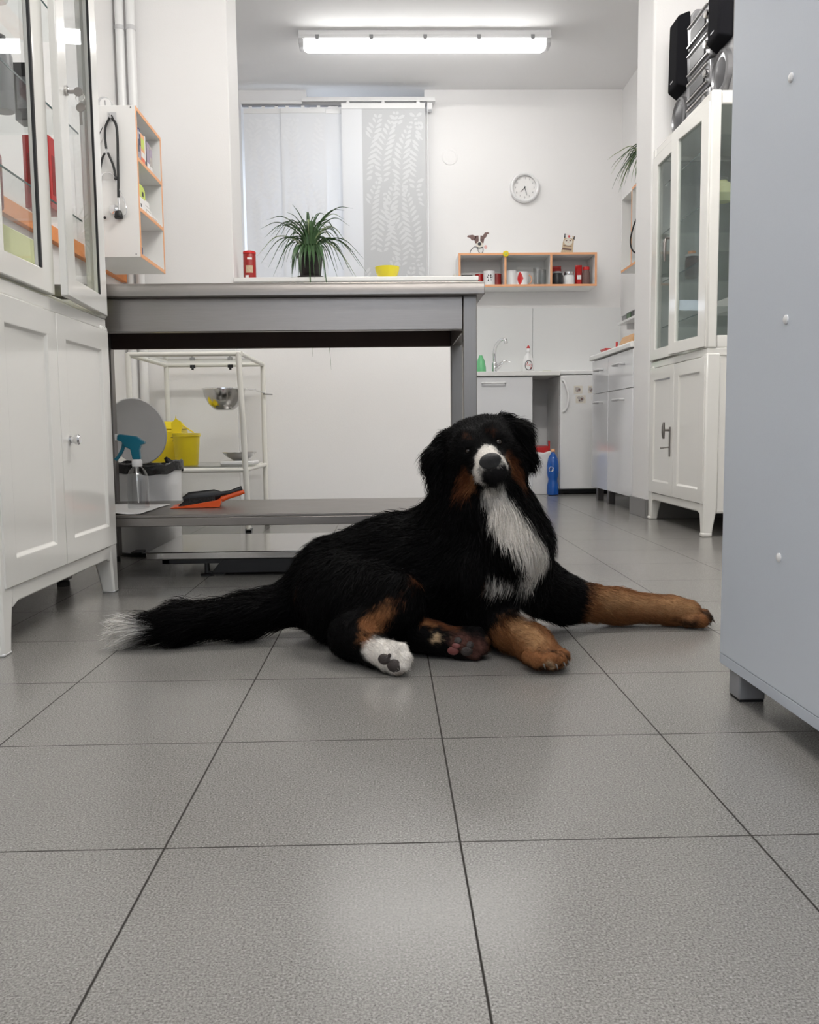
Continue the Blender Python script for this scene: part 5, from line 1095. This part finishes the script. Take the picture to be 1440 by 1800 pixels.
# head frame: origin at the skull, tilted; hx to the image right, hy out of the muzzle, hz to the crown
HC = A((.195, 1.835, .427))
hy = A((-.04, -1, .08)); hy /= np.linalg.norm(hy)
hz0 = A((-.27, 0, 1)); hz = hz0-hy*hz0.dot(hy); hz /= np.linalg.norm(hz); hx = np.cross(hy, hz)*-1
if hx[0] < 0: hx = -hx
def H(x, y, z): return tuple(HC+hx*x+hy*y+hz*z)
def HD(x, y, z): return tuple(hx*x+hy*y+hz*z)
BAK = HD(0, -1, .15)
PR += [
 cap(H(-.014,-.02,.006), H(.014,-.02,.006), .063, .063, HD(0,-1,.1), .012, 'd'), cap(H(-.018,.025,-.006), H(.018,.025,-.006), .052, .050, HD(0,-1,.3), .009, 'd'),
 cap(H(-.042,.0,-.038), H(.042,.0,-.038), .042, .042, HD(0,-.7,-.8), .026, 'd'),
 cap(H(0,.045,-.022), H(0,.114,-.044), .043, .029, HD(0,-1,.1), .007, 'd'), cap(H(-.018,.08,-.054), H(-.012,.112,-.059), .024, .0160, HD(-.3,-1,-.4), .009, 'd'), cap(H(.018,.08,-.054), H(.012,.112,-.059), .024, .0160, HD(.3,-1,-.4), .009, 'd'),
 cap(H(0,.045,-.074), H(0,.098,-.080), .030, .0165, HD(0,-.8,-.8), .014, 'd'),
 cap(H(-.032,.062,.014), H(-.029,.05,.028), .014, .018, HD(0,-1,.4), .008, 'd'), cap(H(.032,.062,.014), H(.029,.05,.028), .014, .018, HD(0,-1,.4), .008, 'd'),
 # ears hang from the sides of the crown
 cap(H(-.060,-.03,.038), H(-.092,-.022,.004), .020, .025, HD(-.55,-.2,-.8), .030, 'e'), cap(H(-.092,-.022,.004), H(-.102,-.015,-.046), .025, .018, HD(-.45,0,-1), .046, 'e'),
 cap(H(.062,-.03,.040), H(.086,-.022,.010), .020, .024, HD(.45,-.2,-.8), .026, 'e'), cap(H(.086,-.022,.010), H(.088,-.015,-.042), .024, .018, HD(.35,0,-1), .042, 'e'),
]
KS_ = dict(t=.05, n=.045, h=.022, f=.026, p=.018, l=.03, d=.016, e=.010, o=.006)
def cdist(P, c):
    ab = c['b']-c['a']; L2 = float(ab@ab)
    t = np.clip(((P[:,0]-c['a'][0])*ab[0]+(P[:,1]-c['a'][1])*ab[1]+(P[:,2]-c['a'][2])*ab[2])/L2, 0, 1)
    d = np.sqrt((P[:,0]-c['a'][0]-t*ab[0])**2+(P[:,1]-c['a'][1]-t*ab[1])**2+(P[:,2]-c['a'][2]-t*ab[2])**2)
    return d-(c['r0']+(c['r1']-c['r0'])*t)
def smin(a, b, k):
    h = np.maximum(k-np.abs(a-b), 0)/k
    return np.minimum(a, b)-h*h*k*.25
def sdf(P):
    P = P.astype(np.float32); g = {}
    for c in PR:
        d = cdist(P, c); k = c['g']; g[k] = d if k not in g else smin(g[k], d, KS_[k])
    leg = smin(g['h'], g['f'], .02); paw = smin(g['p'], g['o'], .007); leg = smin(leg, paw, .010)
    s_ = smin(g['t'], g['n'], .06); s_ = smin(s_, leg, .022); s_ = smin(s_, g['l'], .04)
    hd_ = smin(g['d'], g['e'], .010); s_ = smin(s_, hd_, .028)
    # eye sockets, the groove of the mouth
    for q, r_ in ((EYL, .0075), (EYR, .0075)):
        de = np.sqrt(((P-q.astype(np.float32))**2).sum(1))-r_; s_ = np.maximum(s_, -de)
    return np.maximum(s_, .0015-P[:,2])
EYL, EYR = A(H(-.031, .071, -.001)), A(H(.031, .071, -.001))
lo, hi, vx = A((-.68, 1.56, -.02)), A((.80, 2.16, .54)), .005
nn = np.ceil((hi-lo)/vx).astype(int)
gx, gy, gz = [np.linspace(lo[k], lo[k]+vx*(nn[k]-1), nn[k], dtype=np.float32) for k in range(3)]
vol = np.empty(nn, np.float32)
for i in range(0, nn[0], 24):
    X_, Y_, Z_ = np.meshgrid(gx[i:i+24], gy, gz, indexing='ij')
    vol[i:i+24] = sdf(np.stack([X_.ravel(), Y_.ravel(), Z_.ravel()], 1)).reshape(X_.shape)

def surface_nets(v):
    """smooth quad surface of the zero level, one vertex per crossed cell"""
    s_ = v < 0; nx, ny, nz = v.shape
    cs = sum(s_[a:nx-1+a, b:ny-1+b, c:nz-1+c].astype(np.int8) for a in (0, 1) for b in (0, 1) for c in (0, 1))
    act = (cs > 0) & (cs < 8); idx = -np.ones(act.shape, np.int32); cells = np.argwhere(act); idx[act] = np.arange(len(cells))
    acc = np.zeros((len(cells), 3)); cnt = np.zeros(len(cells))
    cor = [(a, b, c) for a in (0, 1) for b in (0, 1) for c in (0, 1)]
    for p in cor:
        for ax in range(3):
            if p[ax]: continue
            q = list(p); q[ax] = 1
            v0 = v[cells[:,0]+p[0], cells[:,1]+p[1], cells[:,2]+p[2]]; v1 = v[cells[:,0]+q[0], cells[:,1]+q[1], cells[:,2]+q[2]]
            m_ = (v0 < 0) != (v1 < 0); t = np.where(m_, v0/np.where(m_, v0-v1, 1), 0)
            pt = np.tile(A(p, float), (len(cells), 1)); pt[:,ax] += t
            acc[m_] += pt[m_]; cnt[m_] += 1
    verts = cells+acc/cnt[:,None]; F_ = []
    for ax in range(3):
        o1, o2 = [(1, 2), (2, 0), (0, 1)][ax]
        sl0 = [slice(None)]*3; sl1 = [slice(None)]*3; sl0[ax] = slice(0, -1); sl1[ax] = slice(1, None)
        e = np.argwhere(s_[tuple(sl0)] != s_[tuple(sl1)]); e = e[(e[:,o1] > 0) & (e[:,o2] > 0)]
        e = e[(e[:,o1] < act.shape[o1]) & (e[:,o2] < act.shape[o2])]
        def at_(d1, d2): q = e.copy(); q[:,o1] -= d1; q[:,o2] -= d2; return idx[q[:,0], q[:,1], q[:,2]]
        quad = np.stack([at_(1, 1), at_(0, 1), at_(0, 0), at_(1, 0)], 1)
        fl_ = ~s_[e[:,0], e[:,1], e[:,2]]; quad[fl_] = quad[fl_][:, ::-1]; F_.append(quad)
    return verts, np.concatenate(F_)
V_, Fq = surface_nets(vol); V_ = lo+V_*vx

def noise3(P, f, s_=0.0):
    a = P*f; return (np.sin(a[:,0]*1.3+2.1*np.sin(a[:,1]*.9+s_)+s_)+np.sin(a[:,1]*1.7+1.9*np.sin(a[:,2]*1.1+s_)+1.7*s_)+np.sin(a[:,2]*1.5+2.3*np.sin(a[:,0]*.8-s_)))/3
BLACK, WHITE, TAN, RUST, CREAM = A((.0028,.0026,.0030)), A((.74,.705,.66)), A((.235,.102,.042)), A((.10,.035,.014)), A((.50,.36,.22))
LTAN, DTAN = A((.44,.26,.13)), A((.022,.014,.010))
COAT = [  # (start, end, radius, radius, colour, softness)
 # far front leg, near front leg, near hind leg, far hind leg: tan
 ((.515,1.99,.045), (.80,1.985,.03), .075, .09, TAN, .02), ((.255,1.73,.03), (.31,1.64,.02), .055, .075, TAN, .014),
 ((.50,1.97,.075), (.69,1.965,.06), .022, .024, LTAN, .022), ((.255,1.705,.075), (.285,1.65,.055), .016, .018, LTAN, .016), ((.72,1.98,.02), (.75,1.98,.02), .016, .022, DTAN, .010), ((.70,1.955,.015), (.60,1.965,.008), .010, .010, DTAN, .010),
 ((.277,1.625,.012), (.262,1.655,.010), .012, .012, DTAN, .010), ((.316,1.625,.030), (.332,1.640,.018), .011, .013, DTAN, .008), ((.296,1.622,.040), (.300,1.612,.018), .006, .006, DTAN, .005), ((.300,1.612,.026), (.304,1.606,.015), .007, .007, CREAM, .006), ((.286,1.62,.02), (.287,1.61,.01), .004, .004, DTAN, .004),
 ((.010,1.725,.120), (-.040,1.695,.082), .013, .020, TAN, .010), ((-.040,1.695,.082), (-.050,1.68,.052), .020, .016, TAN, .010), ((.045,1.76,.155), (.012,1.725,.122), .010, .013, RUST, .010), ((-.050,1.675,.052), (-.040,1.655,.055), .014, .012, TAN, .008),
 ((.015,1.775,.085), (.085,1.74,.068), .010, .008, TAN, .006), ((.045,1.765,.082), (.13,1.73,.066), .008, .009, RUST, .008), ((.135,1.70,.045), (.17,1.69,.03), .022, .03, A((.085,.038,.030)), .012), ((.165,1.695,.022), (.17,1.69,.018), .008, .008, CREAM, .006), ((.088,1.715,.045), (.108,1.705,.055), .010, .010, CREAM, .006),
 # near hind paw: white
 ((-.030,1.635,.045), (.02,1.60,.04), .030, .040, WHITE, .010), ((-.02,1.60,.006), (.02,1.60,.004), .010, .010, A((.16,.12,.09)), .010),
 # rump and tail tip
 ((-.205,1.86,.16), (-.225,1.85,.07), .008, .010, RUST, .008), ((-.575,1.86,.045), (-.66,1.85,.03), .048, .08, A((.75,.73,.70)), .02),
 # chest blaze
 ((.213,1.745,.335), (.224,1.74,.311), .022, .025, WHITE, .010), ((.224,1.74,.311), (.243,1.73,.274), .025, .031, WHITE, .010), ((.243,1.73,.274), (.268,1.73,.240), .031, .027, WHITE, .010),
 ((.268,1.73,.240), (.303,1.735,.204), .028, .030, WHITE, .010), ((.303,1.735,.204), (.302,1.74,.165), .032, .030, WHITE, .010), ((.302,1.74,.165), (.280,1.735,.10), .032, .016, WHITE, .012),
 ((.290,1.735,.135), (.215,1.725,.150), .017, .018, WHITE, .010), ((.335,1.76,.165), (.340,1.77,.15), .012, .012, RUST, .01), ((.192,1.725,.150), (.188,1.725,.145), .010, .010, RUST, .008),
 # face
 (H(-.052,.065,-.055), H(-.052,.045,-.072), .018, .018, RUST, .010), (H(.050,.07,-.045), H(.056,.035,-.078), .017, .018, RUST, .010), (H(-.042,.09,-.060), H(-.048,.07,-.072), .009, .011, TAN, .008), (H(.043,.09,-.042), H(.050,.065,-.060), .010, .011, TAN, .008),
 (H(-.027,.075,.028), H(-.026,.075,.030), .006, .006, A((.05,.02,.01)), .005), (H(.026,.075,.026), H(.025,.075,.029), .0055, .0055, A((.06,.022,.01)), .005),
 (H(0,.108,-.018), H(0,.128,-.026), .021, .024, WHITE, .006), (H(-.024,.125,-.032), H(-.032,.108,-.064), .014, .013, WHITE, .007), (H(.024,.125,-.034), H(.030,.115,-.050), .013, .008, WHITE, .006),
 (H(0,.10,-.008), H(.002,.078,.030), .006, .0015, WHITE, .003),
 (H(-.003,.138,-.062), H(.010,.138,-.066), .018, .019, A((.014,.013,.014)), .016), (H(-.010,.105,-.103), H(.016,.105,-.103), .015, .015, A((.45,.43,.40)), .010),  # first blob: shade of the mouth front under the nose, in the coat colour
]
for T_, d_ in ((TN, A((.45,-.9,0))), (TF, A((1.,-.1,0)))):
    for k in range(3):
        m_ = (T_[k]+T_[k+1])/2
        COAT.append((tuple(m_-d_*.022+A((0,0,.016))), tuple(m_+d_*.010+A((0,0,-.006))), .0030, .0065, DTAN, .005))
def coat(P):
    Q = P+.006*np.stack([noise3(P, 170, 0), noise3(P, 170, 2), noise3(P, 170, 4)], 1)+.004*np.stack([noise3(P, 420, 1), noise3(P, 420, 3), noise3(P, 420, 5)], 1)
    C = np.tile(BLACK, (len(P), 1))
    for a, b, r0, r1, col, sf in COAT:
        d = cdist(Q, dict(a=A(a, float), b=A(b, float), r0=r0, r1=r1)); wt = np.clip(.5-d/(2*sf), 0, 1)[:,None]; wt = wt*wt*(3-2*wt)
        C = C*(1-wt)+col*wt
    return C
def set_color(me, C):
    at_ = me.color_attributes.new('coat', 'FLOAT_COLOR', 'POINT'); at_.data.foreach_set('color', np.concatenate([C, np.ones((len(C), 1))], 1).astype(np.float32).ravel())
def coat_mat(name, rough, spec, sheen=0.0):
    m, nt, b = nodes_of(name); N, L = nt.nodes, nt.links
    at_ = N.new('ShaderNodeAttribute'); at_.attribute_name = 'coat'
    g = N.new('ShaderNodeNewGeometry'); nz = N.new('ShaderNodeTexNoise'); nz.inputs['Scale'].default_value = 300; L.new(g.outputs['Position'], nz.inputs['Vector'])
    mr = N.new('ShaderNodeMapRange'); mr.inputs[3].default_value = .62; mr.inputs[4].default_value = 1.3; L.new(nz.outputs['Fac'], mr.inputs[0])
    sc_ = N.new('ShaderNodeVectorMath'); sc_.operation = 'SCALE'; L.new(at_.outputs['Color'], sc_.inputs[0]); L.new(mr.outputs[0], sc_.inputs['Scale'])
    L.new(sc_.outputs[0], b.inputs['Base Color'])
    if name == 'dog fur':
        tl = N.new('ShaderNodeBsdfTranslucent'); L.new(sc_.outputs[0], tl.inputs[0]); ms = N.new('ShaderNodeMixShader'); ms.inputs[0].default_value = .35
        L.new(b.outputs[0], ms.inputs[1]); L.new(tl.outputs[0], ms.inputs[2]); L.new(ms.outputs[0], N['Material Output'].inputs['Surface'])
    b.inputs['Roughness'].default_value = rough; b.inputs['Specular IOR Level'].default_value = spec
    return m
M['coat'] = coat_mat('dog skin coat', .8, .1); M['fur'] = coat_mat('dog fur', .55, .07)
DO = A((.1, 1.9, 0.))
me = bpy.data.meshes.new('dog'); me.vertices.add(len(V_)); me.vertices.foreach_set('co', (V_-DO).astype(np.float32).ravel())
me.loops.add(len(Fq)*4); me.loops.foreach_set('vertex_index', Fq.ravel().astype(np.int32)); me.polygons.add(len(Fq))
me.polygons.foreach_set('loop_start', np.arange(0, len(Fq)*4, 4, dtype=np.int32)); me.polygons.foreach_set('use_smooth', [True]*len(Fq))
me.update(); me.validate(); set_color(me, coat(V_)); me.materials.append(M['coat'])
DOG = bpy.data.objects.new('dog', me); COL.objects.link(DOG); DOG.location = DO; ORG['dog'] = tuple(DO)
tag(DOG, 'black, white and tan long-haired dog lying on the tiled floor', 'dog')

# fur: tapered strands that lie along the coat's flow
def grad(P):
    h = .003; g = np.stack([sdf(P+A(o)*h)-sdf(P-A(o)*h) for o in ((1,0,0), (0,1,0), (0,0,1))], 1); return g/np.maximum(np.linalg.norm(g, axis=1), 1e-6)[:,None]
q0, q1, q2, q3 = [V_[Fq[:,k]] for k in range(4)]
ar = .5*np.linalg.norm(np.cross(q2-q0, q3-q1), axis=1); fc = (q0+q1+q2+q3)/4
nrm0 = np.cross(q2-q0, q3-q1); nrm0 /= np.maximum(np.linalg.norm(nrm0, axis=1), 1e-9)[:,None]
wgt = np.ones(len(Fq)); hd_ = np.linalg.norm(fc-HC, axis=1); wgt[hd_ < .16] = 3.2
small = ((fc[:,0] > .24) & (fc[:,2] < .09) & (fc[:,1] < 1.80)) | (fc[:,0] > .46) | ((fc[:,1] < 1.74) & (fc[:,2] < .10)); wgt[small] = 2.6
wgt[nrm0[:,1] > .55] *= .45; wgt[fc[:,2] < .004] = 0
NF = 82000
pick = RNG.choice(len(Fq), NF, p=ar*wgt/(ar*wgt).sum()); u, v = RNG.random((2, NF, 1))
RP = (q0[pick]*(1-u)+q1[pick]*u)*(1-v)+(q3[pick]*(1-u)+q2[pick]*u)*v
NR = grad(RP); FLW = np.zeros((NF, 3)); LEN = np.zeros(NF); WT = np.zeros(NF)
for c in PR:
    d = np.maximum(cdist(RP, c), 0); wq = np.exp(-d/.010); FLW += c['flow']*wq[:,None]; LEN += c['fl']*wq; WT += wq
FLW /= np.maximum(np.linalg.norm(FLW, axis=1), 1e-6)[:,None]; LEN /= np.maximum(WT, 1e-6)
wob = .33*np.stack([noise3(RP, 38, 0), noise3(RP, 38, 2), noise3(RP, 38, 4)], 1)+.20*np.stack([noise3(RP, 120, 7), noise3(RP, 120, 8), noise3(RP, 120, 9)], 1)+.13*RNG.normal(size=(NF, 3))
D = FLW+wob; D -= NR*(D*NR).sum(1)[:,None]; D /= np.maximum(np.linalg.norm(D, axis=1), 1e-6)[:,None]
lift = np.clip(.30+.16*RNG.normal(size=NF), .08, .9)[:,None]
L_ = (LEN*RNG.uniform(.55, 1.25, NF))[:,None]
# keep strands off the eyes, the nose and the pads
no = np.zeros(NF, bool)
for q, r_ in ((EYL, .0105), (EYR, .0105), (A(H(0,.146,-.036)), .021)): no |= np.linalg.norm(RP-q, axis=1) < r_
d1 = D*np.cos(lift)+NR*np.sin(lift); d2 = D*np.cos(lift*.55)+NR*np.sin(lift*.55)+A((0, 0, -.10)); d3 = D+NR*.02+A((0, 0, -.28))
for d in (d1, d2, d3): d /= np.linalg.norm(d, axis=1)[:,None]
p1 = RP+d1*L_*.33; p2 = p1+d2*L_*.34; p3 = p2+d3*L_*.38
for p in (p1, p2, p3): p[:,2] = np.maximum(p[:,2], .0025)
W_ = np.cross(D, NR)+.5*RNG.normal(size=(NF, 3)); W_ /= np.linalg.norm(W_, axis=1)[:,None]
wd = (np.clip(LEN*.030, .00032, .0008)*RNG.uniform(.7, 1.3, NF))[:,None]
R0 = RP-NR*.001
vs = np.stack([R0-W_*wd, R0+W_*wd, p1-W_*wd*.9, p1+W_*wd*.9, p2-W_*wd*.6, p2+W_*wd*.6, p3], 1)[~no]
C = coat(RP)*RNG.uniform(.8, 1.2, (NF, 1)); C = C[~no]; nf = len(vs); base = np.arange(nf)[:,None]*7
fq = np.stack([base+A((0, 1, 3, 2)), base+A((2, 3, 5, 4))], 1).reshape(-1, 4); ft = base+A((4, 5, 6))
lv = np.concatenate([fq.ravel(), ft.ravel()]).astype(np.int32); ls = np.concatenate([np.arange(len(fq))*4, len(fq)*4+np.arange(nf)*3]).astype(np.int32)
fm_ = bpy.data.meshes.new('fur'); fm_.vertices.add(nf*7); fm_.vertices.foreach_set('co', (vs.reshape(-1, 3)-DO).astype(np.float32).ravel())
fm_.loops.add(len(lv)); fm_.loops.foreach_set('vertex_index', lv); fm_.polygons.add(len(ls)); fm_.polygons.foreach_set('loop_start', ls); fm_.polygons.foreach_set('use_smooth', [True]*len(ls))
fm_.update(); set_color(fm_, np.repeat(C, 7, 0)); fm_.materials.append(M['fur'])
FUR = bpy.data.objects.new('fur', fm_); COL.objects.link(FUR); FUR.parent = DOG; FUR['kind'] = 'stuff'

# nose, eyes, pads, claws
def hmap(x, y, z): return H(x, y, z)
ns_ = MB().ball((0, .138, -.036), (.0225, .012, .0170), 24, 14)
def nosefn(x, y, z):
    k = 1-.28*max(0, (-.036-z)/.0170); dx_ = abs(abs(x)-.0105); dn = math.exp(-((dx_/.0055)**2+((z+.040)/.006)**2))
    return H(x*k, y-.006*dn*(1 if y > .138 else 0)-.003*math.exp(-(x/.0018)**2)*(1 if z < -.038 else 0), z)
obj('nose', ns_.map(nosefn), 'nose', DOG, ang=180)
for q in (EYL, EYR):
    e_ = obj('eye', MB().ball(tuple(q-hy*.0035), .0088, 20, 14), 'eye', DOG, ang=180)
def proj(p):
    p = A(p, float)[None]
    for _ in range(8): p = p-grad(p)*sdf(p)[:,None]
    return p[0], grad(p)[0]
def pad(p, r, m, tow=(0, -1, 0)):
    c, n = proj(p); n = n*.6+A(tow, float)*.4; n /= np.linalg.norm(n); up_ = A((0, 0, 1.))-n*n[2]; up_ /= np.linalg.norm(up_); sd = np.cross(up_, n)
    b = MB().ball((0, 0, 0), 1, 18, 10); b.map(lambda x, y, z: tuple(c+n*.001+sd*x*r[0]+up_*z*r[1]+n*y*r[2])); return obj('paw_pad', b, m, DOG, ang=180)
pad((-.021,1.60,.035), (.0120,.0105,.005), 'skin_pad'); pad((.000,1.60,.024), (.0145,.0125,.006), 'skin_pad'); pad((-.006,1.60,.046), (.0035,.004,.003), 'skin_pad')
pad((.132,1.70,.048), (.008,.007,.004), 'skin_pad'); pad((.152,1.69,.020), (.0125,.010,.005), 'skin_pad'); pad((.120,1.70,.018), (.012,.009,.004), 'pink_pad'); pad((.160,1.70,.036), (.008,.008,.004), 'skin_pad'); pad((.128,1.70,.034), (.009,.006,.003), 'pink_pad')
for T_, d in ((TN, A((.45,-.9,0))), (TF, A((1.,-.1,0)))):
    d = d/np.linalg.norm(d)
    for p in T_:
        s0 = p+d*.0135+A((0, 0, -.001)); pts = [tuple(s0), tuple(s0+d*.006+A((0, 0, -.003))), tuple(s0+d*.010+A((0, 0, -.010)))]
        obj('claw', MB().tube(pts, [.0026, .0022, .0006], 8), 'claw', DOG)
